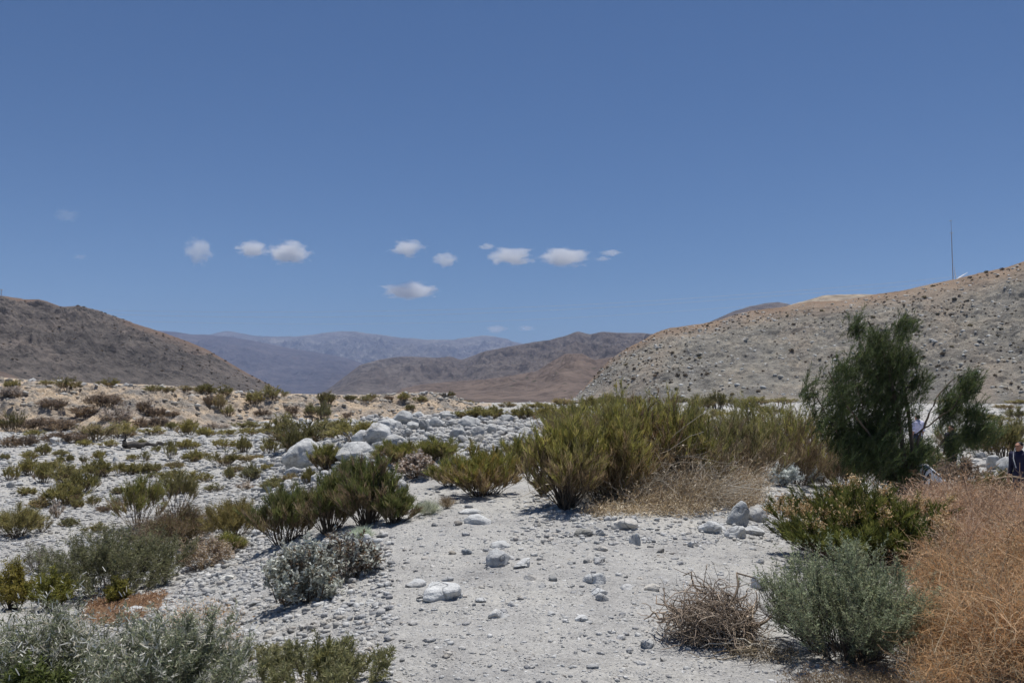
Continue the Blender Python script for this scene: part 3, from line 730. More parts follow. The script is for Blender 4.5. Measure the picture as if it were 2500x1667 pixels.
def plant_parts(seed, w, h, nb=30, ns=8, nl=14, ll=.10, lw=.005, shape='needle', up=.6, spread=1.0, cols=GREEN, wood=BARK,
                start=.35, wr=.006, top_flat=.5, droop=0.0, lean=(0, 0), tip_cols=None, lj=.5, dense_out=.5, k=3, basew=.1, gaps=.0, dry_low=None):
    """a shrub of real size w x h: branches > twigs > leaves. Returns (wood mesh data, leaf mesh data)"""
    r = np.random.RandomState(seed)
    az = r.uniform(0, 2 * math.pi, nb)
    q = np.sqrt(r.rand(nb)) * spread
    # branch ends on an uneven dome
    lump = 1 + .28 * vn(np.cos(az) * 1.5 + seed, np.sin(az) * 1.5 + q * 2, seed)
    ex = np.cos(az) * q * w / 2 * lump; ey = np.sin(az) * q * w / 2 * lump
    ez = h * (np.sqrt(np.clip(1 - (q * .97) ** 2, 0, 1)) * (1 - top_flat) + top_flat * (1 - .35 * q)) * r.uniform(.62, 1.05, nb) * lump ** .5
    E = np.stack([ex + lean[0] * ez, ey + lean[1] * ez, np.maximum(ez, .12 * h)], 1)
    B = np.stack([ex * basew * 2, ey * basew * 2, np.full(nb, -.02)], 1) + r.normal(size=(nb, 3)) * [w * .02, w * .02, 0]
    Mid = B + (E - B) * np.stack([np.full(nb, .62 - .3 * up)] * 2 + [np.full(nb, .40 + .12 * up)], 1) + r.normal(size=(nb, 3)) * .04 * w
    kb = 6
    Pb = curve(B, Mid, E, kb) + r.normal(size=(nb, kb, 3)) * .012 * w
    tw = np.linspace(1, .3, kb)[None] * r.uniform(.7, 1.5, (nb, 1)) * wr
    cb = jitcol(wood, nb, r)
    # twigs
    n2 = nb * ns
    bi = np.repeat(np.arange(nb), ns)
    tb = start + (1 - start) * r.rand(n2) ** (1 - dense_out * .6)
    i0 = np.minimum((tb * (kb - 1)).astype(int), kb - 2); ft = (tb * (kb - 1) - i0)[:, None]
    S = Pb[bi, i0] * (1 - ft) + Pb[bi, i0 + 1] * ft
    bd = unit(Pb[bi, i0 + 1] - Pb[bi, i0])
    outd = unit(np.stack([S[:, 0], S[:, 1], 0 * S[:, 0]], 1))
    d = unit(bd * .8 + np.array([0, 0, up]) + outd * .25 * (1 - up) + r.normal(size=(n2, 3)) * .45)
    Lt = h * .24 * r.uniform(.5, 1.25, n2)
    Ee = S + d * Lt[:, None]; Ee[:, 2] -= droop * Lt
    Mm = S + d * Lt[:, None] * .5 + r.normal(size=(n2, 3)) * .05 * h * .3
    Pt = curve(S, Mm, Ee, 4)
    ct = jitcol(wood, n2, r)
    if gaps: 
        keep = vn(S[:, 0] / w * 4 + seed, S[:, 2] / h * 4 + S[:, 1] / w * 3, seed + 4) > -1 + 2 * gaps
    else: keep = np.ones(n2, bool)
    # leaves
    ti = np.repeat(np.arange(n2)[keep], nl); n3 = len(ti)
    tl = r.rand(n3) ** .8
    j0 = np.minimum((tl * 3).astype(int), 2); fj = (tl * 3 - j0)[:, None]
    Ls = Pt[ti, j0] * (1 - fj) + Pt[ti, j0 + 1] * fj
    td = unit(Pt[ti, j0 + 1] - Pt[ti, j0])
    ld = unit(td * (.9 if shape == 'needle' else .35) + np.array([0, 0, .55 * up]) + r.normal(size=(n3, 3)) * lj)
    L = ll * r.uniform(.55, 1.3, n3)
    Le = Ls + ld * L[:, None]; Le[:, 2] -= droop * L * .6
    Lm = (Ls + Le) / 2 + r.normal(size=(n3, 3)) * (L * .10)[:, None]
    if k == 2: Pl = np.stack([Ls, Le], 1)
    else: Pl = np.stack([Ls, Lm, Le], 1)
    # fit the grown shape to the wanted size
    sx = w / max(np.quantile(Pl[..., 0], .992) - np.quantile(Pl[..., 0], .008), 1e-3); sz = h / max(np.quantile(Pl[..., 2], .996), 1e-3)
    K_ = np.array([sx, sx, sz]); Pl = Pl * K_; Pb = Pb * K_; Pt = Pt * K_; Ee = Ee * K_
    Pl[..., 2] = np.maximum(Pl[..., 2], .005)
    if shape == 'needle': wp = np.array([1, .95, .45]) if k == 3 else np.array([1, .55])
    else: wp = np.array([.35, 1.0, .12]) if k == 3 else np.array([1, .4])
    Wl = lw * r.uniform(.7, 1.3, (n3, 1)) * wp[None]
    cl = jitcol(cols, n3, r)
    tw_c = 1 + .22 * r.normal(size=n2); cl = cl * tw_c[ti][:, None].clip(.55, 1.5)
    if tip_cols is not None:
        sel = r.rand(n2) < tip_cols[1]
        cl = np.where(sel[ti][:, None], jitcol(tip_cols[0], n3, r), cl)
    if dry_low is not None:
        low = (S[:, 2] / max(np.quantile(Ee[:, 2], .97), 1e-3) < dry_low[1] * r.uniform(.5, 1.3, n2))
        cl = np.where((low[ti] & (r.rand(n3) < .85))[:, None], jitcol(dry_low[0], n3, r), cl)
    wood_d = merge([tubes(Pb, tw, cb), tubes(Pt, np.linspace(.55, .2, 4)[None] * wr * r.uniform(.6, 1.1, (n2, 1)), ct, 3)])
    return wood_d, ribbons(Pl, Wl, cl, r), (Ee, r)

def puffs(P, n, rad, cols, r, sz, wr_=.55):
    """small fluffy flower heads at P"""
    m = len(P) * n
    C0 = np.repeat(P, n, 0) + r.normal(size=(m, 3)) * rad
    d = unit(r.normal(size=(m, 3)) + [0, 0, .8]); L = sz * r.uniform(.6, 1.3, m)
    Pl = np.stack([C0, C0 + d * L[:, None]], 1)
    return ribbons(Pl, sz * wr_ * np.ones((m, 2)), jitcol(cols, m, r, .15), r)

def make_plant(name, label, cat, loc, seed, w, h, group=None, flowers=None, leafname="foliage", **kw):
    wd, lf, (E, r) = plant_parts(seed, w, h, **kw)
    t = thing(name, label, cat, loc, group)
    obj("stems", mesh_np("stems", *wd[:2], M_wood, wd[2]), t)
    obj(leafname, mesh_np(leafname, *lf[:2], M_leaf, lf[2]), t)
    if flowers:
        zz = E[:, 2] > np.quantile(E[:, 2], .5); Ef = E[zz]
        Ef = Ef[r.rand(len(Ef)) < flowers[0]]
        fd = puffs(Ef, flowers[3], flowers[1], flowers[2], r, *flowers[4:])
        fn = "seed_pods" if len(flowers) > 5 else "flower_heads"
        obj(fn, mesh_np(fn, *fd[:2], M_leaf, fd[2]), t)["kind"] = "stuff"
    return t

def px_plant(name, label, cat, u, vb, wpx, hpx, seed, group=None, **kw):
    p = foot(u, vb); sc = p[1] / F
    p = p + np.array([0, wpx * sc * .14, 0]); p[2] = float(H(p[0:1], p[1:2])[0])
    for q in ('ll', 'lw', 'wr'):
        if q in kw: kw[q] = kw[q]
    return make_plant(name, label, cat, p, seed, wpx * sc * 1.0, hpx * sc * 1.0, group, **kw)

# ---------------------------------------------------------------- foreground plants
DKG2 = [(0.115, 0.132, 0.044), (0.094, 0.115, 0.037), (0.138, 0.147, 0.048), (0.161, 0.152, 0.057)]
TANGLE = [(0.22, 0.205, 0.059), (0.183, 0.183, 0.051), (0.256, 0.226, 0.073), (0.159, 0.165, 0.049), (0.268, 0.22, 0.085)]
G_BROOM = "green broom shrubs around the path"
K_BROOM = dict(nb=60, ns=10, nl=24, ll=.12, lw=.0062, up=.9, cols=GREEN, start=.24, wr=.0055, top_flat=.28, lj=.26, k=3, basew=.14, gaps=.16, tip_cols=(OLIVE, .22), dense_out=.2, dry_low=(STRAW + STRAW + BROWN, .46))
def broom(u, vb, w, h, seed, label, group=G_BROOM, **kw):
    a = dict(K_BROOM); w, h = w * 1.0, h * 1.04; a.update(kw)
    return px_plant("broom_shrub", label, "shrub", u, vb, w, h, seed, group, **a)
broom(690, 1333, 145, 140, 11, "upright broom shrub with bare brown stem base, left of the front group", start=.42, gaps=.34, cols=DKG2, nb=45)
broom(800, 1304, 130, 146, 12, "tall dark broom shrub with brown stems just above the silvery brittlebush", start=.42, gaps=.34, cols=DKG2, nb=64)
broom(895, 1284, 150, 160, 13, "widest broom shrub of the front group, dry brown at its foot", start=.42, gaps=.34, cols=DKG2, nb=75, tip_cols=(BROWN, .22))
broom(962, 1278, 95, 80, 14, "low bright broom shrub at the right end of the front group", start=.42, gaps=.34, cols=DKG2, nb=40)
broom(850, 1210, 130, 84, 15, "broom shrub behind the front group, around the upright white stone", start=.42, gaps=.34, cols=DKG2, nb=54)
broom(1178, 1212, 175, 118, 16, "yellow-tipped broom shrub alone between path and boulder mound", nb=64, tip_cols=([(.22, .17, .05), (.20, .16, .06)], .3))
broom(1100, 1188, 95, 70, 17, "thin open broom shrub with a few grey stems, left of the yellow-tipped one", nb=24, gaps=.35)
broom(1250, 1165, 60, 60, 18, "sparse dry-stemmed broom right of the yellow-tipped one", nb=18, cols=OLIVE, gaps=.4)
broom(975, 1140, 120, 58, 19, "broom shrub left behind the dry white-flecked ball bush", nb=51)
broom(1065, 1130, 116, 56, 20, "rounded broom shrub right behind the dry white-flecked ball bush", nb=54)
broom(795, 1152, 70, 62, 21, "broom shrub hugging the right side of the largest boulder", nb=45)
broom(1385, 1248, 190, 215, 31, "big broom with a forked dark trunk at the left end of the tangled brush", cols=TANGLE, dry_low=(STRAW + STRAW + BROWN, .5), nb=72, start=.5, wr=.010, basew=.06, gaps=.28)
broom(1268, 1150, 105, 85, 32, "drooping broom branch tuft leaning left beyond the forked trunk", nb=35)
broom(1325, 1212, 46, 48, 33, "tiny broom sprout at the left foot of the forked trunk", nb=18)
broom(1490, 1232, 190, 240, 34, "tall broom second from the left in the tangled brush", cols=TANGLE, dry_low=(STRAW + STRAW + BROWN, .5), nb=81, tip_cols=(OLIVE, .35))
broom(1590, 1215, 200, 240, 35, "tall broom in the middle of the tangled brush, dry below", cols=TANGLE, dry_low=(STRAW + STRAW + BROWN, .5), nb=81, tip_cols=(BROWN, .25))
broom(1690, 1215, 200, 215, 36, "broom right of the middle of the tangled brush, behind bleached twigs", cols=TANGLE, dry_low=(STRAW + STRAW + BROWN, .5), nb=81, tip_cols=(OLIVE, .4))
broom(1788, 1200, 160, 170, 37, "yellowing broom at the right end of the tangled brush", dry_low=(STRAW + STRAW + BROWN, .5), nb=67, cols=OLIVE, tip_cols=(STRAW, .25))
broom(1420, 1090, 190, 110, 38, "broom behind the forked trunk shrub, toward the stony flat", cols=TANGLE, dry_low=(STRAW + STRAW + BROWN, .5), nb=67)
broom(1530, 1070, 150, 110, 39, "high-topped broom on the skyline behind the tangled brush", cols=TANGLE, dry_low=(STRAW + STRAW + BROWN, .5), nb=59)
broom(1650, 1070, 190, 100, 40, "broad broom behind the middle of the tangled brush", cols=TANGLE, dry_low=(STRAW + STRAW + BROWN, .5), nb=72)
broom(1850, 1180, 190, 190, 41, "bushy broom right of the gap in the tangled brush", cols=TANGLE, dry_low=(STRAW + STRAW + BROWN, .5), nb=81, tip_cols=(OLIVE, .35))
broom(1950, 1185, 200, 190, 42, "brown-footed broom left of the dark feathery tree", cols=TANGLE, dry_low=(STRAW + STRAW + BROWN, .5), nb=81, tip_cols=(BROWN, .35))
broom(1800, 1090, 170, 100, 43, "broom in the row behind the gap of the tangled brush", cols=TANGLE, dry_low=(STRAW + STRAW + BROWN, .5), nb=67)
broom(1930, 1085, 170, 100, 44, "broom in the row just left of the tree crown", cols=TANGLE, dry_low=(STRAW + STRAW + BROWN, .5), nb=67)
broom(2060, 1200, 170, 130, 45, "dull broom under the left skirts of the tree", nb=67, cols=OLIVE, tip_cols=(BROWN, .35))
broom(2200, 1220, 190, 150, 46, "dark broom at the foot of the tree, behind the flowering shrub", nb=72, cols=DKGREEN, tip_cols=(OLIVE, .4))
broom(2330, 1100, 110, 70, 47, "small green broom right of the tree trunk", nb=45, cols=DKGREEN)

def px_dry(name, label, cat, u, vb, w, h, seed, **kw): return px_plant(name, label, cat, u, vb, w, h, seed, "dry shrubs along the left slope", **kw)
# bleached dead wood lying through the tangled brush
def dead_twigs(name, label, cat, loc, seed, w, d, h, n, rad, cols, curl=.5, flat=.35, k=7, parts=None, tight=0):
    r = np.random.RandomState(seed); t = thing(name, label, cat, loc)
    def batch(n, rad, L, hh):
        th = r.uniform(0, 2 * math.pi, n); q = np.sqrt(r.rand(n))
        P0 = np.stack([np.cos(th) * q * w / 2, np.sin(th) * q * d / 2, r.rand(n) * hh * (1 - q * .6)], 1)
        dirs = unit(np.stack([r.normal(size=n), r.normal(size=n) * .8, r.normal(size=n) * flat + .15], 1))
        st = [P0]; dd = dirs
        step = (L * r.uniform(.5, 1.4, n) / (k - 1))[:, None]
        for i in range(k - 1):
            dd = unit(dd + r.normal(size=(n, 3)) * curl * np.array([1, 1, .7])); st.append(st[-1] + dd * step)
        P = np.stack(st, 1); P[..., 2] = np.abs(P[..., 2]) + .01
        P[..., 2] = np.minimum(P[..., 2], hh * 1.25)
        if tight:
            az_ = np.arctan2(P[..., 1], P[..., 0]); lim = 1 + .30 * vn(np.cos(az_) * 1.4 + seed, np.sin(az_) * 1.4 + P[..., 2] * 3, seed)
            q_ = (1 / lim) * np.sqrt((P[..., 0] / (w * .55)) ** 2 + (P[..., 1] / (d * .55)) ** 2 + (P[..., 2] / hh) ** 2)
            P = P * np.where(q_ > 1, (1 + (q_ - 1) * tight * r.uniform(.2, 2.2, (n, 1))) / np.maximum(q_, 1e-6), 1)[..., None]; P[..., 2] = np.maximum(P[..., 2], .004)
        return tubes(P, np.linspace(1, .35, k)[None] * rad * r.uniform(.5, 1.6, (n, 1)), jitcol(cols, n, r, .18), 5), P
    for nm, nn, rr, LL in parts:
        dta, _ = batch(nn, rr, LL, h)
        obj(nm, mesh_np(nm, *dta[:2], M_wood, dta[2]), t)
    return t
p = foot(1600, 1235)
dead_twigs("dead_branches", "bleached dead twigs and straw sprawling through the front of the tangled brush", "dead branches", (p[0], p[1] + .45, p[2]), 61, 2.1, 1.1, .42, 0, 0, BONE,
           curl=.2, flat=.4, parts=[("branch", 60, .006, .9), ("twigs", 1500, .0028, .55)])
p = at(1640, 1140, 12.2)
t = dead_twigs("dead_branches", "spray of bare bleached branches rising right over the tangled brush", "dead branches", (p[0] - .1, 12.2, float(H(np.array([p[0]]), np.array([12.2]))[0]) + .3), 62, 1.0, .5, .75, 0, 0, BONE,
           curl=.16, flat=.35, parts=[("branch", 12, .006, .9), ("twigs", 90, .003, .5)])
# the pile of dead wood on the path
p = foot(1800, 1604)
dead_twigs("twig_pile", "tangled pile of dead brown twigs beside the grey-green bush", "twig pile", (p[0] - .06, p[1] + .33, p[2]), 63, .52, .46, .40, 0, 0,
           [(.27, .205, .15), (.36, .28, .21), (.19, .145, .105), (.46, .37, .28)], curl=.36, flat=.4, k=8, tight=.4,
           parts=[("branch", 30, .0072, .45), ("twigs", 380, .0034, .4), ("fine_twigs", 520, .0018, .2)])
p = foot(1885, 1615)
dead_twigs("twig_pile", "low trail of pale sticks from the twig pile to the bush foot", "twig pile", (p[0] - .04, p[1] + .06, p[2]), 64, .42, .22, .08, 0, 0,
           STRAW + BONE, curl=.5, flat=.12, k=8, parts=[("branch", 14, .005, .35), ("twigs", 160, .0018, .2)])
# big grey-green bush and the flowering shrub on the right
px_plant("saltbush", "round grey-green bush in the right foreground beside the twig pile", "shrub", 2095, 1618, 385, 268, 71, None,
         nb=190, ns=16, nl=24, ll=.022, lw=.0046, shape='leaf', up=.75, cols=SAGE, wood=GREYB, start=.18, wr=.003, top_flat=.35, lj=.7, gaps=.16, basew=.16, tip_cols=([(.21, .21, .12), (.19, .20, .13)], .08))
px_plant("flowering_shrub", "dark green shrub with tan flower tufts behind the grey-green bush", "shrub", 2130, 1385, 375, 192, 72, None,
         nb=130, ns=9, nl=36, ll=.085, lw=.0055, up=.85, cols=[(.075, .088, .024), (.095, .102, .028), (.06, .075, .022), (.11, .11, .032)], start=.34, wr=.006, top_flat=.55, lj=.26, gaps=.22, basew=.2,
         flowers=(.15, .032, [(.42, .30, .17), (.46, .36, .22), (.33, .21, .10)], 110, .019))
px_plant("flowering_shrub", "drooping right arm of green tufts beyond the flowering shrub, half in dry grass", "shrub", 2275, 1400, 130, 135, 73, None,
         nb=36, ns=9, nl=30, ll=.09, lw=.0055, up=.7, cols=DKGREEN + [(.10, .12, .035)], start=.4, wr=.006, lj=.28, gaps=.2, flowers=(.14, .022, [(.52, .40, .24), (.56, .48, .34)], 24, .014))
px_plant("dry_shrub", "small orange-brown dry sprig between the flowering shrub and dry grass", "shrub", 2255, 1410, 90, 90, 74, None,
         nb=26, ns=8, nl=14, ll=.03, lw=.006, shape='leaf', up=.8, cols=RUST, wood=RUST, wr=.003, lj=.6)
px_plant("silver_shrub", "small silver-white leafy plant under the tangled brush", "shrub", 1912, 1188, 86, 56, 75, None,
         nb=44, ns=6, nl=12, ll=.075, lw=.022, shape='leaf', up=.6, cols=[(.50, .52, .50), (.42, .44, .42), (.56, .57, .54)], wood=GREYB, lj=.7, wr=.004)
px_plant("silver_shrub", "grey-leaved plant in shade right of the silver-white one", "shrub", 1975, 1185, 60, 56, 76, None,
         nb=36, ns=6, nl=12, ll=.06, lw=.016, shape='leaf', up=.6, cols=[(.24, .25, .24), (.19, .20, .20)], wood=GREYB, lj=.7, wr=.004)
px_plant("saltbush", "thin grey-green sprigs poking out of the orange weeds", "shrub", 2330, 1610, 170, 120, 77, None,
         nb=26, ns=10, nl=16, ll=.024, lw=.0046, shape='leaf', up=.75, cols=SAGE, wood=GREYB, start=.3, wr=.0025, top_flat=.4, lj=.7, gaps=.35, basew=.25)
# silvery brittlebush, two humps
px_plant("brittlebush", "silvery-leaved brittlebush at the left edge of the path", "shrub", 728, 1475, 180, 150, 81, "silvery brittlebush humps",
         nb=80, ns=9, nl=14, ll=.038, lw=.017, shape='leaf', up=.35, cols=SILVER + SILVER + [(.16, .14, .10), (.22, .2, .15)], wood=BROWN, start=.15, wr=.004, top_flat=.2, basew=.35, lj=.8, gaps=.2, tip_cols=(BROWN, .06))
px_plant("brittlebush", "right-hand drier hump of brittlebush with straw at its foot", "shrub", 838, 1415, 150, 105, 82, "silvery brittlebush humps",
         nb=64, ns=8, nl=12, ll=.038, lw=.015, shape='leaf', up=.35, cols=SILVER + GREYB, wood=BROWN, start=.15, wr=.004, top_flat=.2, basew=.35, lj=.8, gaps=.2, tip_cols=(BROWN, .18))
px_plant("grass_tuft", "pale grey-green grass tuft above the silvery brittlebush", "grass tuft", 882, 1318, 60, 34, 83, "pale grass tufts beside the path",
         nb=70, ns=3, nl=6, ll=.10, lw=.003, up=.4, cols=[(.36, .40, .30), (.42, .45, .36)], wood=[(.36, .38, .28)], wr=.0015, start=.2, lj=.3)
px_plant("grass_tuft", "grey-green grass tuft below the dry white-flecked ball bush", "grass tuft", 1043, 1258, 62, 38, 84, "pale grass tufts beside the path",
         nb=60, ns=3, nl=6, ll=.12, lw=.003, up=.5, cols=[(.30, .32, .24), (.36, .37, .3)], wood=[(.30, .30, .22)], wr=.0015, start=.2, lj=.3)
px_plant("grass_tuft", "dry brownish tuft right of the grey-green grass tuft", "grass tuft", 1092, 1242, 44, 32, 85, "pale grass tufts beside the path",
         nb=40, ns=3, nl=6, ll=.10, lw=.003, up=.6, cols=GREYB + STRAW, wood=GREYB, wr=.0015, start=.2, lj=.4)
px_plant("dry_shrub", "dry ball bush flecked with white and brown below the boulder mound", "shrub", 1018, 1170, 94, 66, 86, None,
         nb=70, ns=8, nl=12, ll=.035, lw=.022, shape='leaf', up=.4, cols=PINK, wood=BROWN, start=.5, wr=.004, top_flat=.25, lj=.9, tip_cols=(BROWN, .2))
# left foreground
px_plant("saltbush", "big round olive-grey bush on the left, orange grass at its foot", "shrub", 262, 1460, 310, 160, 91, None,
         nb=130, ns=12, nl=20, ll=.045, lw=.007, shape='leaf', up=.5, cols=SAGE2, wood=GREYB, start=.3, wr=.004, top_flat=.55, lj=.75, gaps=.15, basew=.3)
px_plant("pale_shrub", "pale seed-flecked bush filling the bottom left corner", "shrub", 105, 1740, 440, 252, 92, "pale seed-flecked bushes at the bottom left",
         nb=110, ns=12, nl=16, ll=.042, lw=.0062, shape='leaf', up=.45, cols=PALE + [(.12, .135, .075), (.15, .16, .10), (.09, .10, .05)], wood=GREYB, start=.25, wr=.003, lj=.8, gaps=.16, tip_cols=([(.40, .39, .35)], .1), flowers=(.36, .05, [(.50, .49, .45), (.44, .43, .38), (.36, .32, .25)], 5, .036, .17))
px_plant("pale_shrub", "grey-green seed-flecked bush right of the bottom left corner", "shrub", 405, 1745, 380, 226, 93, "pale seed-flecked bushes at the bottom left",
         nb=110, ns=12, nl=16, ll=.04, lw=.006, shape='leaf', up=.45, cols=PALE + [(.12, .14, .10), (.10, .12, .085)], wood=GREYB, start=.25, wr=.003, lj=.8, gaps=.18, tip_cols=([(.40, .40, .36)], .1), flowers=(.28, .05, [(.50, .49, .45), (.44, .43, .38), (.36, .33, .26)], 4, .034, .17))
px_plant("green_shrub", "low bright green plant at the very bottom left", "shrub", 60, 1800, 230, 170, 94, None,
         nb=60, ns=8, nl=18, ll=.035, lw=.010, shape='leaf', up=.7, cols=[(.09, .11, .03), (.11, .125, .04), (.075, .09, .025)], lj=.7, wr=.003)
px_plant("green_shrub", "olive-yellow plant cut by the left edge above the pale bushes", "shrub", 20, 1490, 110, 120, 95, "olive plants at the left edge",
         nb=50, ns=8, nl=18, ll=.05, lw=.009, shape='leaf', up=.8, cols=[(.19, .16, .035), (.16, .14, .03), (.22, .18, .05)], lj=.6, wr=.004)
px_plant("green_shrub", "dark olive plant right of the one at the left edge", "shrub", 118, 1492, 110, 95, 96, "olive plants at the left edge",
         nb=50, ns=8, nl=16, ll=.05, lw=.009, shape='leaf', up=.8, cols=[(.13, .13, .03), (.10, .11, .028), (.16, .15, .04)], lj=.6, wr=.004)
px_plant("green_shrub", "small yellow-green plant against the foot of the olive-grey bush", "shrub", 280, 1475, 62, 62, 97, "olive plants at the left edge",
         nb=30, ns=7, nl=16, ll=.04, lw=.009, shape='leaf', up=.8, cols=[(.18, .16, .035), (.14, .13, .03)], lj=.6, wr=.003)
px_plant("pale_shrub", "wispy pale grey shrub on the left shoulder of the olive-grey bush", "shrub", 85, 1400, 110, 70, 98, None,
         nb=40, ns=7, nl=8, ll=.05, lw=.006, shape='leaf', up=.6, cols=GREYB + PALE, wood=GREYB, lj=.7, wr=.004, gaps=.3)
px_plant("olive_shrub", "low olive shrub at the bottom edge left of the path", "shrub", 770, 1705, 310, 120, 99, None,
         nb=80, ns=9, nl=18, ll=.034, lw=.0055, shape='leaf', up=.8, cols=[(.20, .19, .085), (.17, .17, .075), (.24, .22, .12)], wood=STRAW, lj=.6, wr=.0025, gaps=.12, basew=.35, top_flat=.8)
px_plant("olive_shrub", "thin upright sprig rising from the low olive shrub", "shrub", 795, 1680, 50, 115, 100, None,
         nb=12, ns=12, nl=16, ll=.035, lw=.005, up=1, cols=[(.20, .19, .085), (.17, .17, .08)], wood=STRAW, wr=.0025, lj=.5)
px_plant("olive_shrub", "sparse weedy sprigs left of the low olive shrub", "shrub", 640, 1625, 110, 50, 101, None,
         nb=16, ns=6, nl=12, ll=.03, lw=.005, up=.9, cols=[(.20, .19, .10), (.26, .24, .15)], wood=STRAW, wr=.002, lj=.6, basew=.4)
# middle left thicket
broom(330, 1290, 120, 122, 111, "airy yellow-green broom on thin bare stems, left slope", group="shrubs of the left slope thicket", nb=35, start=.62, cols=GREEN, wr=.006)
broom(425, 1262, 95, 110, 112, "leggy thin shrub with a bare dark stem beside the airy one", group="shrubs of the left slope thicket", nb=18, start=.7, cols=OLIVE, gaps=.4, wr=.008)
px_dry("dry_shrub", "dark brownish-green thorny bush in the left slope thicket", "shrub", 445, 1335, 160, 100, 113, nb=90, ns=9, nl=14, ll=.10, lw=.005, up=.5, cols=BROWN + [(.11, .11, .05), (.13, .12, .05)], wood=BROWN, lj=.5, wr=.004)
px_dry("dry_shrub", "tan twiggy dead shrub left of the dark thorny bush", "shrub", 365, 1358, 170, 95, 114, nb=60, ns=8, nl=8, ll=.10, lw=.0045, up=.4, cols=STRAW + BROWN, wood=BROWN, lj=.6, wr=.004, gaps=.25)
px_dry("dry_shrub", "round olive-brown bush right of the dark thorny bush", "shrub", 565, 1318, 125, 96, 115, nb=80, ns=9, nl=16, ll=.09, lw=.005, up=.6, cols=[(.17, .145, .055), (.14, .125, .05), (.2, .16, .07)], wood=BROWN, lj=.45, wr=.004)
px_dry("dry_shrub", "low tan-white seedy bush on the gravel below the thorny bush", "shrub", 490, 1392, 130, 78, 116, nb=80, ns=8, nl=12, ll=.03, lw=.010, shape='leaf', up=.4, cols=PINK + STRAW, wood=BROWN, lj=.9, wr=.003)
broom(552, 1352, 64, 46, 117, "small green broom sprig behind the tan-white seedy bush", group="shrubs of the left slope thicket", nb=21)
px_dry("olive_shrub", "leaning olive shrub at the left edge of the wash", "shrub", 30, 1315, 110, 84, 118, nb=60, ns=9, nl=14, ll=.10, lw=.006, up=.7, cols=OLIVE, lj=.5, wr=.005)
px_dry("olive_shrub", "thin grey-olive shrub right of the leaning olive one", "shrub", 98, 1300, 44, 42, 119, nb=24, ns=7, nl=10, ll=.08, lw=.005, up=.7, cols=OLIVE + GREYB, lj=.5, wr=.004, gaps=.3)

# ---------------------------------------------------------------- shrubs of the wash and the bank (each its own object, shared mesh data)
PROTO = {}
def proto(kind, i):
    if (kind, i) in PROTO: return PROTO[kind, i]
    K = dict(g=([(.165, .148, .05), (.135, .132, .045), (.19, .165, .06), (.20, .17, .07)], BARK, 'needle', .9), o=(OLIVE, BROWN, 'needle', .8), b=(BROWN + GREYB, BROWN, 'needle', .45), t=(STRAW + OLIVE, STRAW, 'needle', .7), p=(PINK + GREYB, BROWN, 'leaf', .4), k=([(.12, .108, .042), (.10, .096, .036), (.14, .12, .05)], BARK, 'needle', .7), e=(SAGE2 + OLIVE, GREYB, 'needle', .6))[kind]
    wd, lf, _ = plant_parts(5000 + i * 31 + ord(kind), 1.0, 1.0, nb=(42, 24, 56, 32)[i], ns=7, nl=13, ll=(.15, .18, .12, .14)[i], lw=.0145, shape=K[2], up=K[3] * (1, .8, 1.05, .6)[i], spread=(1, 1, 1, 1.1)[i], cols=K[0], wood=K[1], start=.3, wr=.009, top_flat=(.5, .3, .15, .7)[i], lj=.4, gaps=(.2, .34, .12, .3)[i], k=2, basew=(.18, .12, .3, .25)[i], dry_low=(BROWN + STRAW, .3))
    PROTO[kind, i] = (mesh_np("stems", *wd[:2], M_wood, wd[2]), mesh_np("foliage", *lf[:2], M_leaf, lf[2]))
    return PROTO[kind, i]
NAMES = dict(g="green_shrub", o="olive_shrub", b="dead_shrub", t="straw_shrub", p="dry_shrub", k="dark_shrub", e="grey_shrub")
rp = np.random.RandomState(77)
def small(u, vb, w, h, kind, label, group, loc=None):
    p = foot(u, vb) if loc is None else loc
    sc = p[1] / F
    n = 1
    if w > 2.0 * h: n = 1
    md = proto(kind, rp.randint(4))
    t = thing(NAMES[kind], label, "shrub", (p[0], p[1] + w * sc * .15, p[2] - .02), group)
    t.scale = (w * sc * 1.15, min(w, h * 2.2) * sc * 1.1, h * sc * 1.15); t.rotation_euler = (0, 0, rp.choice([0, math.pi]) + rp.normal() * .25)
    obj("stems", md[0], t); obj("foliage", md[1], t)
    return t
LW = "small shrubs of the left wash"
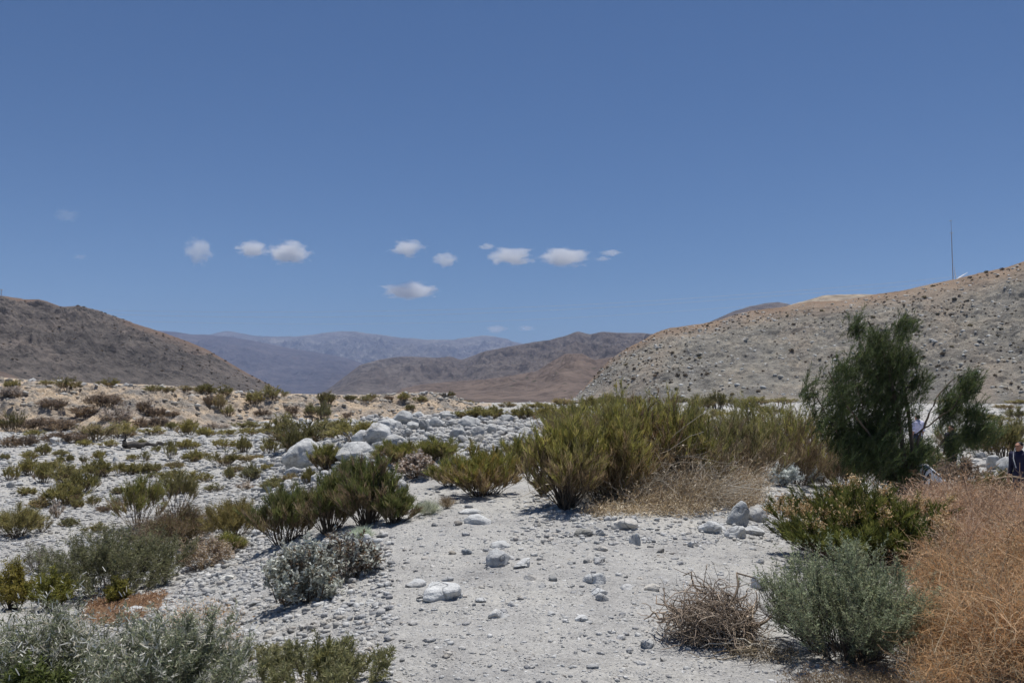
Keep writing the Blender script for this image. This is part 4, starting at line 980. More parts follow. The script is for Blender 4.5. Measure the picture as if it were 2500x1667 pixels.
WASH = [
 (25, 1173, 34, 38, 'g', "upright green shrub nearest the left edge in the wash clump"), (62, 1161, 44, 38, 'g', "second green shrub from the left in the wash clump"),
 (103, 1179, 42, 44, 'g', "green shrub above the flat white boulder in the wash clump"), (153, 1181, 64, 44, 'o', "broad olive shrub in the middle of the wash clump"),
 (194, 1202, 66, 48, 'g', "dark-footed green shrub at the right end of the wash clump"), (150, 1234, 82, 54, 'g', "large green shrub in front of the wash clump"),
 (185, 1242, 28, 24, 'o', "small olive shrub at the right foot of the large front one"), (92, 1240, 44, 25, 't', "faded straw shrub left of the large front one"),
 (135, 1264, 34, 40, 'p', "pinkish dry shrub below the faded straw one"), (225, 1236, 28, 27, 'o', "lone yellow-olive shrub right of the wash clump"),
 (252, 1251, 34, 17, 'b', "flattened brown dead shrub right of the lone yellow-olive one"), (70, 1123, 36, 21, 'o', "low olive shrub above the wash clump"),
 (143, 1113, 44, 14, 'o', "thin flat olive shrub right of the low olive one"), (104, 1111, 32, 26, 'g', "green shrub between the low olive and the thin flat one"),
 (147, 1134, 18, 21, 'g', "narrow green shrub under the thin flat olive one"), (169, 1129, 16, 21, 'g', "tiny upright shrub right of the narrow green one"),
 (204, 1132, 19, 21, 'k', "tiny dark shrub in open gravel above the wash clump"), (239, 1123, 28, 22, 'g', "fan-shaped green shrub in open gravel"),
 (319, 1126, 26, 17, 'g', "small green shrub left of the fallen log's near end"), (351, 1126, 26, 23, 'e', "greyish open shrub below the fallen log"),
 (288, 1160, 30, 30, 'g', "left tip of the long low hedge-like row"), (325, 1158, 64, 26, 'g', "middle of the long low hedge-like row"), (365, 1155, 42, 24, 'o', "right tip of the long low hedge-like row"),
 (423, 1143, 44, 17, 't', "yellowish flat shrub right of the hedge-like row"), (470, 1128, 42, 28, 'g', "two-humped green shrub in the middle wash"),
 (540, 1139, 66, 38, 'k', "darkest rounded green shrub standing alone in the wash"), (603, 1128, 64, 17, 't', "long yellowish patch shrub right of the darkest one"),
 (417, 1123, 28, 45, 'g', "tall green shrub right of the fallen log"), (381, 1106, 20, 17, 'g', "little shrub at the right end of the fallen log"),
 (342, 1089, 26, 17, 'e', "pale shrub just above the fallen log"), (453, 1097, 50, 23, 'g', "wide green shrub beyond the fallen log"),
 (546, 1095, 58, 25, 'g', "wide green shrub right of the one beyond the log"), (592, 1105, 32, 37, 'g', "square dense green shrub in the far wash"),
 (655, 1113, 44, 43, 'g', "green shrub left below the big dark bushes"), (556, 1171, 24, 31, 'e', "thin grey-green shrub below the darkest one"),
 (613, 1175, 44, 41, 'e', "twiggy grey-green shrub left of the boulder rubble"), (650, 1149, 32, 16, 'o', "low olive tuft left of the largest boulder"),
 (672, 1196, 56, 31, 'e', "sparse grey shrub among the rubble cobbles"), (433, 1181, 94, 36, 'g', "wide green shrub in mid wash with grey twigs"),
 (501, 1175, 32, 21, 'g', "small green shrub at the right of the wide mid-wash one"), (235, 1165, 62, 42, 'g', "green shrub joining the clump to the open gravel"),
 (8, 1123, 22, 15, 'o', "olive shrub cut by the left edge of the picture"), (709, 1176, 34, 21, 't', "brownish tuft below the largest boulder"),
 (753, 1180, 30, 38, 'g', "green shrub in the rubble below the largest boulder"), (430, 1205, 60, 25, 'e', "faint grey shrub below the wide mid-wash one"),
 (372, 1166, 26, 15, 'e', "tiny grey tuft under the hedge-like row"), (600, 1195, 46, 20, 'p', "pale dry patch shrub left of the ball-shaped cobble"),
 (65, 1090, 40, 26, 'b', "brownish shrub left of the pale leaning slab"), (20, 1092, 44, 26, 'b', "dull brown shrub near the left edge by the bank foot"),
 (205, 1090, 34, 16, 'g', "low green shrub right of the pale leaning slab"), (75, 1068, 46, 18, 'g', "green shrub above the pale leaning slab"),

 (120, 1150, 50, 24, 'o', "olive shrub bridging the upper and lower wash clump"), (290, 1205, 30, 16, 'e', "grey tuft on open gravel below the hedge-like row"), (262, 1092, 40, 18, 'o', "olive shrub behind the fan-shaped green one"),
 (490, 1120, 34, 18, 'o', "olive shrub between the two-humped and the darkest one"), (575, 1152, 40, 16, 't', "straw tuft under the long yellowish patch"), (520, 1200, 46, 20, 'e', "grey low shrub above the round olive-brown bush"), (345, 1215, 40, 24, 'o', "olive tuft behind the airy broom"), (60, 1210, 40, 20, 'o', "olive tuft above the faded straw shrub"), (170, 1285, 40, 20, 'e', "grey tuft right of the pinkish dry shrub"), (230, 1300, 50, 22, 'o', "thin olive tuft above the olive-grey bush"),
]
for a in WASH: small(*a, LW)
FW = "shrubs in the band at the bank foot"
BAND = [
 (150, 1083, 92, 28, 'b', "brown brushy shrub at the left of the bank-foot band"), (225, 1078, 90, 40, 't', "tan shrub in the bank-foot band, left part"), (285, 1070, 80, 36, 'o', "olive-tan shrub in the bank-foot band below the grey brush"),
 (310, 1064, 26, 19, 'g', "bright little shrub in the bank-foot band"), (370, 1062, 60, 20, 'o', "flat olive shrub in the bank-foot band"), (417, 1049, 28, 18, 'g', "green shrub close under the bank"), (455, 1065, 48, 37, 'g', "tallest green shrub of the bank-foot band, left half"),
 (500, 1068, 40, 23, 'g', "green shrub right of the tallest in the left half of the band"), (520, 1048, 60, 16, 'p', "greyish dry mat under the bank"), (552, 1066, 48, 17, 'g', "low green shrub mid band"), (612, 1064, 60, 22, 'g', "long green shrub mid band, left piece"), (665, 1062, 60, 22, 'g', "long green shrub mid band, right piece"),
 (683, 1060, 66, 46, 'o', "domed olive-brown shrub in front of the bank"), (742, 1092, 132, 60, 'k', "biggest dark green bush left of the boulder mound"), (718, 1112, 56, 60, 'k', "dark green bush behind the largest boulder"), (865, 1084, 104, 52, 'g', "long dark bush behind the round white boulder"), (815, 1062, 90, 36, 'o', "olive bush behind the long dark one"),
 (925, 1031, 42, 23, 'k', "dark open shrub at the upper left of the mound"), (600, 1048, 60, 20, 'o', "olive fringe shrub against the bank foot"),
]
for a in BAND: small(*a, FW)
FR = "shrubs on the far stony flat"
FLAT = [
 (1131, 1003, 52, 18, 't', "tan shrub left on the far stony flat"), (1165, 1023, 70, 28, 'g', "green shrub at the left of the far flat, behind the blocky boulder"), (1205, 1022, 48, 30, 'g', "green shrub right next to the first one behind the blocky boulder"),
 (1120, 1020, 46, 16, 'g', "low green shrub at the edge of the mound top"), (1275, 1023, 56, 30, 'g', "green shrub on the flat above the flat oval boulder"), (1340, 1030, 70, 40, 'g', "green shrub behind the left of the tangled brush"), (1395, 1020, 50, 34, 'g', "green shrub on the flat left of the skyline broom"),
 (1240, 995, 40, 14, 't', "small tan shrub on the far flat"), (1440, 1000, 40, 30, 'g', "upright green shrub on the skyline flat"), (1497, 1004, 44, 40, 'g', "tall green shrub on the flat left below the grey hill"), (1553, 999, 40, 30, 'g', "second tall shrub below the grey hill"), (1605, 1000, 36, 26, 'e', "grey shrub below the grey hill"),
 (1640, 990, 40, 18, 'b', "brownish shrub below the grey hill"), (1712, 1001, 56, 34, 'k', "dark shrub below the grey hill's middle"), (1752, 1000, 44, 40, 'k', "bluish dark shrub next to the dark one"), (1795, 994, 46, 24, 'o', "olive shrub below the grey hill, right of the dark pair"), (1852, 988, 70, 18, 'o', "flat olive shrub left of the tree crown"), (1920, 986, 60, 15, 'o', "second flat olive shrub touching the tree crown"),
 (1700, 1030, 60, 24, 'g', "green shrub between the brush row and white stones"), (1880, 1020, 60, 28, 'g', "green shrub by the white stones left of the tree"), (2430, 986, 70, 12, 'o', "thin olive streak shrub on the right flat"), (2490, 988, 50, 12, 'o', "olive streak shrub at the right edge"),
 (2400, 1032, 60, 24, 'o', "olive shrub on the white stones right of the tree"), (2440, 1034, 50, 20, 'g', "green shrub right of the olive one on the white stones"), (2488, 1026, 50, 32, 'k', "dark shrub at the right edge above the white stones"),
 (2455, 1120, 90, 80, 'k', "dark green bush left above the person in a dark jacket"), (2480, 1085, 60, 60, 'o', "tan-green bush at the right edge"), (2420, 1086, 60, 46, 't', "pale straw-coloured bush right of the tree"), (2398, 1108, 44, 40, 'b', "rust-brown dead bush beside the tree's right arm"),
 (2300, 1165, 110, 60, 'e', "dull shrub around the person in a striped shirt"), (2350, 1185, 120, 60, 'b', "brown brush behind the dry grass"), (2475, 1218, 130, 62, 'k', "shaded green brush by the bare dead branch"),

 (1310, 998, 60, 16, 'o', "low olive streak shrub left on the flat edge below the red hill"), (1375, 992, 46, 18, 't', "straw shrub on the flat edge below the red hill"), (1470, 985, 50, 14, 'o', "flat olive shrub at the toe of the grey hill"), (1530, 984, 40, 12, 't', "tan shrub at the toe of the grey hill, left"),
 (1580, 982, 44, 14, 'o', "olive shrub at the toe of the grey hill, middle"), (1665, 984, 40, 16, 'e', "grey shrub at the toe of the grey hill"), (1830, 1000, 50, 20, 'k', "dark shrub in front of the flat olive pair"), (1760, 1024, 54, 24, 'g', "green shrub among white stones beyond the brush row"),
 (1600, 1022, 60, 24, 'g', "green shrub peeping over the middle of the tangled brush"), (2330, 985, 60, 12, 'o', "olive streak shrub seen right of the tree crown top"), (2460, 1000, 60, 12, 't', "straw streak shrub on the right flat"), (2350, 1012, 50, 16, 'o', "olive shrub between tree arm and white stones"),
]
for a in FLAT: small(*a, FR)
# on the bank: feet found on the bank surface
bU, bt, bG = HILLS["bank41"]; nTb = int((bt <= 1).sum())
_pv = []
def proj(P):
    d = P - EYE; y = d[..., 1] * cP + d[..., 2] * sP; z = -d[..., 1] * sP + d[..., 2] * cP
    return 1250 + F * d[..., 0] / y, 833.5 - F * z / y
bPU, bPV = proj(bG[:nTb])
def on_bank(u, v):
    d = (bPU - u) ** 2 + (bPV - v) ** 2
    return bG[:nTb].reshape(-1, 3)[d.argmin()].copy()
BK = "shrubs on the sandy bank"
BANK = [
 (162, 951, 48, 28, 'k', "dark round shrub on the bank crest, left"), (260, 946, 40, 22, 'k', "dark round shrub on the bank crest among white rocks"), (29, 949, 34, 20, 'o', "olive shrub on the bank crest near the left edge"), (112, 941, 30, 13, 'o', "flat shrub on the crest left of the dark round one"),
 (374, 958, 42, 18, 'o', "olive shrub under the crest, middle of the bank"), (410, 960, 30, 14, 't', "straw tuft right of the olive one under the crest"), (450, 956, 40, 14, 't', "straw patch on the crest"), (499, 964, 48, 25, 'k', "dark shrub under the crest, left of a pair"), (543, 971, 42, 29, 'k', "dark shrub under the crest, right of a pair"),
 (620, 986, 38, 28, 'o', "olive shrub mid slope right of the dark pair"), (663, 976, 60, 32, 'o', "broad olive shrub near the crest right of the pair"), (511, 994, 28, 26, 'b', "brown dead shrub under the dark pair"), (535, 1000, 30, 34, 't', "straw shrub slanting down below the dark pair"), (555, 1016, 28, 26, 'o', "lower olive shrub at the end of the slanting row"),
 (247, 991, 76, 28, 'b', "brown brush clump on the left bank face"), (286, 1036, 66, 46, 'p', "large grey dead brush in the middle of the left bank face"), (350, 1008, 34, 28, 'b', "reddish-brown dead shrub right of the large grey brush"), (398, 1014, 18, 18, 'b', "small dark dead shrub on the bank face"), (372, 1018, 28, 22, 'b', "brown shrub below the reddish-brown one"), (420, 1018, 26, 14, 'b', "rusty tuft right of the small dark dead shrub"),
 (20, 972, 44, 28, 'p', "greyish dry shrub on the upper bank, left edge"), (25, 1053, 50, 44, 'k', "dark green shrub at the bank foot, left edge"), (85, 1052, 70, 30, 'b', "dark dead brush at the bank foot, left piece"), (140, 1056, 70, 32, 'b', "dark dead brush at the bank foot, right piece"), (340, 1044, 40, 24, 'b', "brown brush at the bank foot below the reddish shrub"), (385, 1043, 40, 24, 'b', "brown brush further right at the bank foot"),
 (794, 989, 36, 30, 'k', "dark leaning shrub on the bank crest, right part"), (855, 979, 24, 14, 'k', "small dark shrub on the crest right of the leaning one"), (890, 982, 32, 17, 'o', "olive shrub on the crest further right"), (910, 974, 22, 14, 'k', "dark dot shrub on the crest"), (983, 981, 28, 21, 'o', "round shrub near the bank's right end"), (1024, 983, 36, 17, 'o', "wider shrub right of the round one at the bank's right end"),
 (1102, 969, 17, 14, 'k', "last dark shrub on the bank's right shoulder"), (847, 1022, 20, 15, 'b', "small brown shrub on the bare bank face"), (713, 1017, 32, 25, 'b', "brown brush on the bank below the crest, right part"), (758, 1018, 26, 31, 'e', "grey shrub right of the brown brush"), (785, 1026, 36, 42, 'e', "tall grey-tan shrub on the bank face right of the grey one"), (1000, 1004, 22, 16, 'k', "dark shrub just over the mound top"), (948, 978, 20, 12, 'b', "little brown shrub on the bare crest"),
 (640, 1015, 40, 16, 'b', "low dead mat on the bank face above the olive-brown dome"), (200, 1020, 60, 26, 'b', "brown-grey mat on the left bank face"), (120, 1000, 60, 24, 'b', "streak of dead brush on the left bank face"),
]
for a in BANK: small(*a, BK, loc=on_bank(a[0], a[1]))
# white rocks along the bank crest
rb = np.random.RandomState(12)
for i in range(34):
    u = rb.choice([rb.uniform(200, 400), rb.uniform(530, 620), rb.uniform(60, 200), rb.uniform(880, 1110)]); p = on_bank(u, np.interp(u, [q[0] for q in bank_ridge], [q[1] for q in bank_ridge]) + rb.uniform(1, 7))
    s = rb.uniform(.10, .34); o = obj("crest_rock", CUBES[rb.choice([0, 1, 2, 4, 6, 7])]); o.location = p + np.array([0, -.1, s * .25]); o.scale = (s * 1.3, s, s * .8); o.rotation_euler = (0, 0, rb.uniform(0, 6))
    tag(o, "whitish rock sitting on the crest of the sandy bank", "rock", "rocks on the bank crest")

r = np.random.RandomState(91); n = 2600; ii_ = r.randint(0, nTb - 1, n); jj_ = r.randint(60, bG.shape[1] - 10, n)
P = bG[ii_, jj_] + r.normal(size=(n, 3)) * [.3, .3, .0]; s_ = .05 + .22 * r.rand(n) ** 4; nv = len(ICO[1][0])
A = np.array([rock_shape(3100 + i, 1, .8)[0] for i in range(6)])[r.randint(0, 6, n)] * np.stack([s_ * 1.3, s_, s_ * .8], 1)[:, None, :] + P[:, None, :]
t_ = np.array([(.46, .42, .36), (.52, .5, .46), (.36, .33, .29), (.24, .22, .2)])[r.randint(0, 4, n)]
o = obj("bank_rubble", mesh_np("bank_rubble", A.reshape(-1, 3), (ICO[1][1][None] + (np.arange(n) * nv)[:, None, None]).reshape(-1, 3), M_stone, col=np.repeat(t_, nv, 0)))
tag(o, "loose stones scattered over the face of the sandy bank", "rubble", kind="stuff")
# ---------------------------------------------------------------- hillside shrubs: 300 one by one, the far rest as one mass
def blob_mesh(nm, seed, cols):
    wd, lf, _ = plant_parts(seed, 1.3, .9, nb=26, ns=5, nl=7, ll=.22, lw=.05, up=.4, cols=cols, wood=BARK, start=.2, wr=.02, k=2, lj=.7, basew=.2)
    return merge([wd, lf])
DKH = [(.06, .058, .035), (.05, .05, .032), (.075, .066, .042)]
HB = [mesh_np("hillside_bush", *(lambda d: (d[0], d[1], M_leaf, d[2]))(blob_mesh("b", 800 + i, c))) for i, c in enumerate([DKH + BARK, OLIVE + BARK, BROWN + DKH, DKH])]
P, tv = slope_pts("hill37", 3400, 5, .03, .985, uhi=2560)
keep = (fbm(P[:, 0] / 22, P[:, 2] / 9, 3, 61) + .35 * rb.normal(size=len(P))) > .12; P = P[keep]
order = rb.permutation(len(P))
for n_, i in enumerate(order[:300]):
    o = obj("hillside_bush", HB[rb.randint(4)]); s = (.42 + .75 * rb.rand() ** 2.5)
    o.location = P[i] - np.array([0, 0, .12]); o.scale = (s, s, s); o.rotation_euler = (0, 0, rb.uniform(0, 6))
    tag(o, "small dark bush dotting the grey slope of the right hill", "bush", "bushes on the right hillside")
parts_ = []
def rest(keypts, sc0, seed, nmax):
    global parts_
    r = np.random.RandomState(seed); base = [blob_mesh("r", 850 + k_, c) for k_, c in enumerate([DKH + BARK, BROWN + DKH])]
    for q in keypts[:nmax]:
        V, Fq, cc = base[r.randint(2)]; s = sc0 * r.uniform(.6, 1.3)
        th = r.uniform(0, 6.28); V2 = V @ np.array([[math.cos(th), -math.sin(th), 0], [math.sin(th), math.cos(th), 0], [0, 0, 1]]) * s + q
        parts_.append((V2, Fq, cc))
rest(P[order[300:]] - np.array([0, 0, .12]), .46, 4, 1100)
d = merge(parts_); o = obj("hillside_scrub", mesh_np("hillside_scrub", *d[:2], M_leaf, d[2])); tag(o, "distant dark scrub speckling the upper right hillside", "scrub", kind="stuff")
parts_ = []
PL, _ = slope_pts("hill29", 260, 6, .15, .985, ulo=-60); rest(PL - np.array([0, 0, .3]), 1.1, 5, 260)
d = merge(parts_); o = obj("hillside_scrub", mesh_np("hillside_scrub", *d[:2], M_leaf, d[2])); tag(o, "dark scrub speckling the brown left hill", "scrub", kind="stuff")

# ---------------------------------------------------------------- dry grass: nobody could count the blades
def dry_grass(name, label, poly_uv, n, hh, Lr, cols, seed, wd=.0026, lean=(.1, 0), curl=.35, heap=.25):
    r = np.random.RandomState(seed)
    pu = np.array([q[0] for q in poly_uv]); pv_ = np.array([q[1] for q in poly_uv])
    u = r.uniform(pu.min(), pu.max(), n * 3); v = r.uniform(pv_.min(), pv_.max(), n * 3)
    ins = np.zeros(len(u), bool); j = len(pu) - 1
    for i in range(len(pu)):
        c_ = ((pv_[i] > v) != (pv_[j] > v)) & (u < (pu[j] - pu[i]) * (v - pv_[i]) / (pv_[j] - pv_[i] + 1e-9) + pu[i]); ins ^= c_; j = i
    P, ok = hit(u[ins], v[ins]); P = P[ok]; P = P[fbm(P[:, 0] * 1.5, P[:, 1] * 1.5, 3, seed + 7) + .25 * r.normal(size=len(P)) > -.16][:n]; n = len(P)
    clump = np.clip(.5 + 1.5 * fbm(P[:, 0] * 2.2, P[:, 1] * 2.2, 3, seed), .12, 1.3)
    P = P + np.stack([r.normal(size=n) * .05, r.normal(size=n) * .05, r.rand(n) ** .7 * heap * clump], 1)
    L = r.uniform(*Lr, n) * (.5 + .6 * clump)
    dd = unit(np.stack([r.normal(size=n) * .75 + lean[0], r.normal(size=n) * .75 + lean[1], np.abs(r.normal(size=n)) * .6 + hh], 1))
    st = [P]; k = 6
    for i in range(k - 1):
        dd = unit(dd + r.normal(size=(n, 3)) * curl - np.array([0, 0, .07 * i])); st.append(st[-1] + dd * (L / (k - 1))[:, None])
    S = np.stack(st, 1)
    Wd = wd * (P[:, 1] / 6.0).clip(.9, 3)[:, None] * np.linspace(1, .5, k)[None] * r.uniform(.6, 1.4, (n, 1))
    cl = jitcol(cols, n, r, .16) * (1 + np.array([.55, .65, .8]) * fbm(P[:, 0] * 1.7, P[:, 1] * 1.7, 3, seed + 3)[:, None]).clip(.4, 1.7)      # each weed its own tint
    a = ribbons(S, Wd, cl, r)
    # seed husks along the strands
    m = n * 2; si = r.randint(0, n, m); sk = r.randint(2, k, m); Q = S[si, sk]; d2 = unit(r.normal(size=(m, 3)) + [0, 0, .4]); l2 = .016 * (Q[:, 1] / 6).clip(.9, 2.2)
    b_ = ribbons(np.stack([Q, Q + d2 * l2[:, None]], 1), np.full((m, 2), .0045) * (Q[:, 1:2] / 6).clip(.9, 2.5), jitcol(cols, m, r, .2), r)
    d = merge([a, b_]); o = obj(name, mesh_np(name, *d[:2], M_leaf, d[2]))
    return tag(o, label, "dry grass", kind="stuff")
dry_grass("dry_grass", "tangled orange-tan dry weeds filling the lower right corner", [(2250, 1720), (2225, 1620), (2245, 1520), (2290, 1430), (2380, 1400), (2600, 1380), (3100, 1380), (3100, 1720)], 52000, .55, (.14, .42), RUST + RUST + STRAW + [(.10, .07, .045), (.42, .31, .19)], 201, wd=.0034, heap=.34)
dry_grass("dry_grass", "pinkish-tan dry grass slope behind the orange weeds at the right", [(2240, 1430), (2190, 1330), (2230, 1262), (2320, 1252), (2500, 1262), (3200, 1262), (3200, 1430)], 52000, 1.0, (.2, .5), [(.33, .21, .125), (.37, .25, .16), (.26, .16, .098), (.40, .29, .20), (.14, .10, .07), (.44, .34, .24)], 202, wd=.003, heap=.22, curl=.22)
dry_grass("dry_grass", "patch of short orange dry grass below the olive-grey bush", [(205, 1520), (230, 1480), (300, 1462), (390, 1458), (380, 1490), (300, 1525)], 5000, .9, (.04, .11), [(.27, .175, .11), (.31, .21, .135), (.21, .135, .085)], 203, wd=.0018, heap=.03)
dry_grass("dry_grass", "thin straw and dead stalks scattered on the lower left gravel", [(400, 1520), (470, 1480), (600, 1500), (560, 1600), (450, 1590)], 500, .9, (.06, .18), STRAW + RUST, 204, wd=.0018, heap=.02)
dry_grass("dry_grass", "straw litter along the foot of the tangled brush", [(1440, 1265), (1440, 1235), (1820, 1215), (1840, 1240), (1700, 1262)], 2600, .25, (.08, .3), STRAW + GREYB + BONE, 205, wd=.002, heap=.06)
dry_grass("dry_grass", "straw-coloured dry grass draping the right front of the tangled brush", [(1500, 1245), (1580, 1190), (1790, 1170), (1850, 1185), (1850, 1238), (1700, 1250)], 5200, .9, (.25, .62), STRAW + STRAW + BONE + BROWN, 207, wd=.002, heap=.25, lean=(.35, -.3), curl=.2)
dry_grass("dry_grass", "dark dry litter along the foot of the right foreground bush", [(1920, 1667), (1990, 1632), (2180, 1640), (2230, 1720), (2040, 1720)], 1500, .2, (.06, .2), BROWN + BROWN + STRAW, 206, wd=.0018, heap=.05)
# ---------------------------------------------------------------- feathery dark tree (tamarisk) right of centre
def feather_tree():
    Y0 = 17.5
    def tp(u, v, dy=0.0): return at(u, v, Y0 + dy)
    base = foot(2225, 1228); base = at(2225, 1228, Y0); base[2] = float(H(base[0:1], base[1:2])[0])
    t = thing("tamarisk_tree", "dark green windblown feathery tree right of the tangled brush", "tree", tuple(base))
    r = np.random.RandomState(301)
    limbs = [  # pixel polylines with depth offset, start radius
        ([(2225, 1235), (2205, 1120), (2190, 1000), (2170, 900), (2140, 830), (2118, 785)], 0, .055),
        ([(2225, 1235), (2230, 1130), (2225, 1020), (2205, 930), (2190, 860), (2215, 800)], .5, .05),
        ([(2220, 1235), (2175, 1130), (2120, 1060), (2060, 990), (2020, 900)], -.4, .04),
        ([(2220, 1235), (2150, 1150), (2080, 1100), (2030, 1020), (1985, 940)], .3, .035),
        ([(2230, 1235), (2240, 1080), (2262, 1030), (2285, 975), (2330, 930)], -.2, .03),
        ([(2238, 1060), (2290, 1020), (2330, 985), (2365, 935)], -.5, .018),
        ([(2230, 1180), (2290, 1090), (2330, 1050), (2375, 1010)], .5, .02),
        ([(2190, 1000), (2130, 900), (2105, 850), (2104, 800)], .2, .016),
        ([(2200, 960), (2240, 930), (2265, 920)], .4, .015),
        ([(2120, 1060), (2100, 960), (2075, 880)], -.6, .016),
        ([(2225, 1200), (2280, 1130), (2350, 1100), (2390, 1075)], -.3, .016)]
    LP = []
    dat = []
    for pts, dy, rad in limbs:
        Q = np.array([tp(u, v, dy * (i / (len(pts) - 1))) for i, (u, v) in enumerate(pts)]) - base
        Q[:, 2] = np.maximum(Q[:, 2], -.1)
        k = 22; s = np.linspace(0, len(Q) - 1, k); P = np.stack([np.interp(s, np.arange(len(Q)), Q[:, a]) for a in range(3)], 1)
        for _ in range(2): P[1:-1] = (P[:-2] + 2 * P[1:-1] + P[2:]) / 4
        P += np.cumsum(r.normal(size=P.shape) * .008, 0)
        dat.append((P, rad))
    tr = merge([tubes(P[None], np.linspace(1, .28, len(P))[None] * rad, jitcol(BARK, 1, r), 7) for P, rad in dat[:4]])
    obj("trunk", mesh_np("trunk", *tr[:2], M_wood, tr[2]), t)
    for P, rad in dat[4:]:
        tr = tubes(P[None], np.linspace(1, .28, len(P))[None] * rad, jitcol(BARK, 1, r), 6)
        obj("branch", mesh_np("branch", *tr[:2], M_wood, tr[2]), t)
    # crown: sprays grown in clumps, blown to the upper right
    clumps = [(2110, 796, 20, 30, 34), (2124, 838, 26, 34, 46), (2182, 800, 28, 22, 34), (2216, 818, 22, 20, 14), (2160, 850, 40, 36, 46), (2185, 872, 36, 32, 54), (2218, 885, 24, 24, 30), (2150, 900, 46, 40, 60),
              (2190, 925, 48, 40, 84), (2240, 935, 22, 28, 32), (2135, 950, 60, 50, 80), (2085, 890, 26, 44, 34), (2062, 930, 40, 40, 56), (2040, 905, 22, 34, 26), (1995, 945, 22, 40, 18), (1985, 975, 14, 30, 12), (2020, 975, 36, 44, 46), (2070, 995, 60, 50, 90), (2150, 1000, 70, 50, 110),
              (2190, 980, 40, 36, 56), (2030, 1030, 34, 44, 34), (2090, 1060, 64, 50, 100), (2146, 1060, 44, 46, 84), (2120, 1105, 50, 40, 60), (2172, 1085, 28, 36, 42), (2060, 1090, 30, 40, 26),
              (2335, 955, 22, 26, 40), (2360, 935, 20, 24, 30), (2345, 990, 26, 30, 60), (2365, 1015, 30, 30, 50), (2338, 1015, 20, 24, 30), (2375, 1050, 34, 30, 56), (2350, 1065, 30, 30, 48), (2385, 985, 18, 26, 14), (2345, 1095, 26, 20, 28), (2395, 1070, 18, 22, 18),
              (2272, 1098, 30, 14, 22), (2224, 1118, 34, 18, 30), (2240, 1130, 40, 26, 30), (2275, 1110, 30, 16, 18), (2170, 1120, 50, 34, 110), (2110, 1120, 54, 34, 100), (2200, 1160, 46, 26, 80), (2130, 1080, 60, 40, 90), (2050, 1060, 40, 40, 50), (2188, 1040, 26, 40, 60), (2265, 1150, 30, 16, 20), (2050, 1120, 36, 26, 30)]
    sc = Y0 / F
    Cn = []
    for (u, v, ru, rv, n) in clumps:
        n = int(n * 1.55)
        dy = r.uniform(-.55, .55)
        q = r.normal(size=(n, 3)) * .5
        c0 = tp(u, v, 0) - base
        Cn.append(c0 + np.stack([q[:, 0] * ru * sc, q[:, 1] * (ru + rv) * .5 * sc * 1.1 + dy, q[:, 2] * rv * sc], 1))
    S = np.concatenate(Cn); n = len(S)
    d = unit(np.stack([r.normal(size=n) * .32 + .24, r.normal(size=n) * .4, r.normal(size=n) * .35 + .8], 1))
    L = r.uniform(.14, .50, n)
    St = S - d * (L * .5)[:, None]
    E = S + d * (L * .5)[:, None] + np.stack([L * .14, 0 * L, -L * .04], 1)
    Pm = curve(St, S + r.normal(size=(n, 3)) * .03, E, 5)
    twg = tubes(Pm, np.linspace(1, .3, 5)[None] * np.full((n, 1), .003), jitcol(BARK + DKGREEN, n, r), 3)
    obj("twigs", mesh_np("twigs", *twg[:2], M_wood, twg[2]), t)
    nl = 30; ti = np.repeat(np.arange(n), nl); m = len(ti); tl = r.rand(m); j0 = np.minimum((tl * 4).astype(int), 3); fj = (tl * 4 - j0)[:, None]
    Ls = Pm[ti, j0] * (1 - fj) + Pm[ti, j0 + 1] * fj; td = unit(Pm[ti, j0 + 1] - Pm[ti, j0])
    ld = unit(td * .8 + r.normal(size=(m, 3)) * .45 + np.array([.14, 0, .14])); l = r.uniform(.05, .13, m)
    cols = jitcol([(.05, .07, .03), (.06, .085, .03), (.045, .058, .028), (.08, .095, .035)], m, r) * (1 + .25 * r.normal(size=n))[ti][:, None].clip(.5, 1.6)
    lf = ribbons(np.stack([Ls, Ls + ld * l[:, None]], 1), np.full((m, 2), .0075) * np.array([1, .5]), cols, r)
    obj("crown", mesh_np("crown", *lf[:2], M_leaf, lf[2]), t)
feather_tree()

# fallen log in the left wash, bare branch on the right
def log(name, label, cat, pts, rad, cols, dy=0.0, seed=1, sub=None):
    r = np.random.RandomState(seed); t = thing(name, label, cat, tuple(pts[0]))
    def tb(pp, rd):
        Q = np.array(pp) - np.array(pts[0]); k = 16; s = np.linspace(0, len(Q) - 1, k)
        P = np.stack([np.interp(s, np.arange(len(Q)), Q[:, a]) for a in range(3)], 1); P += r.normal(size=P.shape) * rd * .25
        return tubes(P[None], (np.linspace(1, .45, k) * (1 + .15 * r.normal(size=k)))[None] * rd, jitcol(cols, 1, r), 8)
    d = tb(pts, rad); obj("trunk", mesh_np("trunk", *d[:2], M_wood, d[2]), t)
    for pp, rd in sub or []:
        d = tb(pp, rd); obj("branch", mesh_np("branch", *d[:2], M_wood, d[2]), t)
    return t
a_, b_ = foot(302, 1098), foot(408, 1091)
a_[2] += .22; b_[2] += .18; mid = (a_ + b_) / 2 + np.array([0, 0, .02])
log("fallen_log", "dark fallen log lying on white gravel in the left wash", "log", [a_, mid, b_], .17, [(.085, .075, .065)], seed=3, sub=[([a_, a_ + np.array([.1, 0, .5])], .12)])
q = foot(2395, 1185); Yb = 15.5
pts = [at(2385, 1200, Yb), at(2425, 1168, Yb), at(2470, 1162, Yb + .2), at(2500, 1168, Yb + .4)]
pts[0][2] = float(H(pts[0][0:1], pts[0][1:2])[0]) - .05
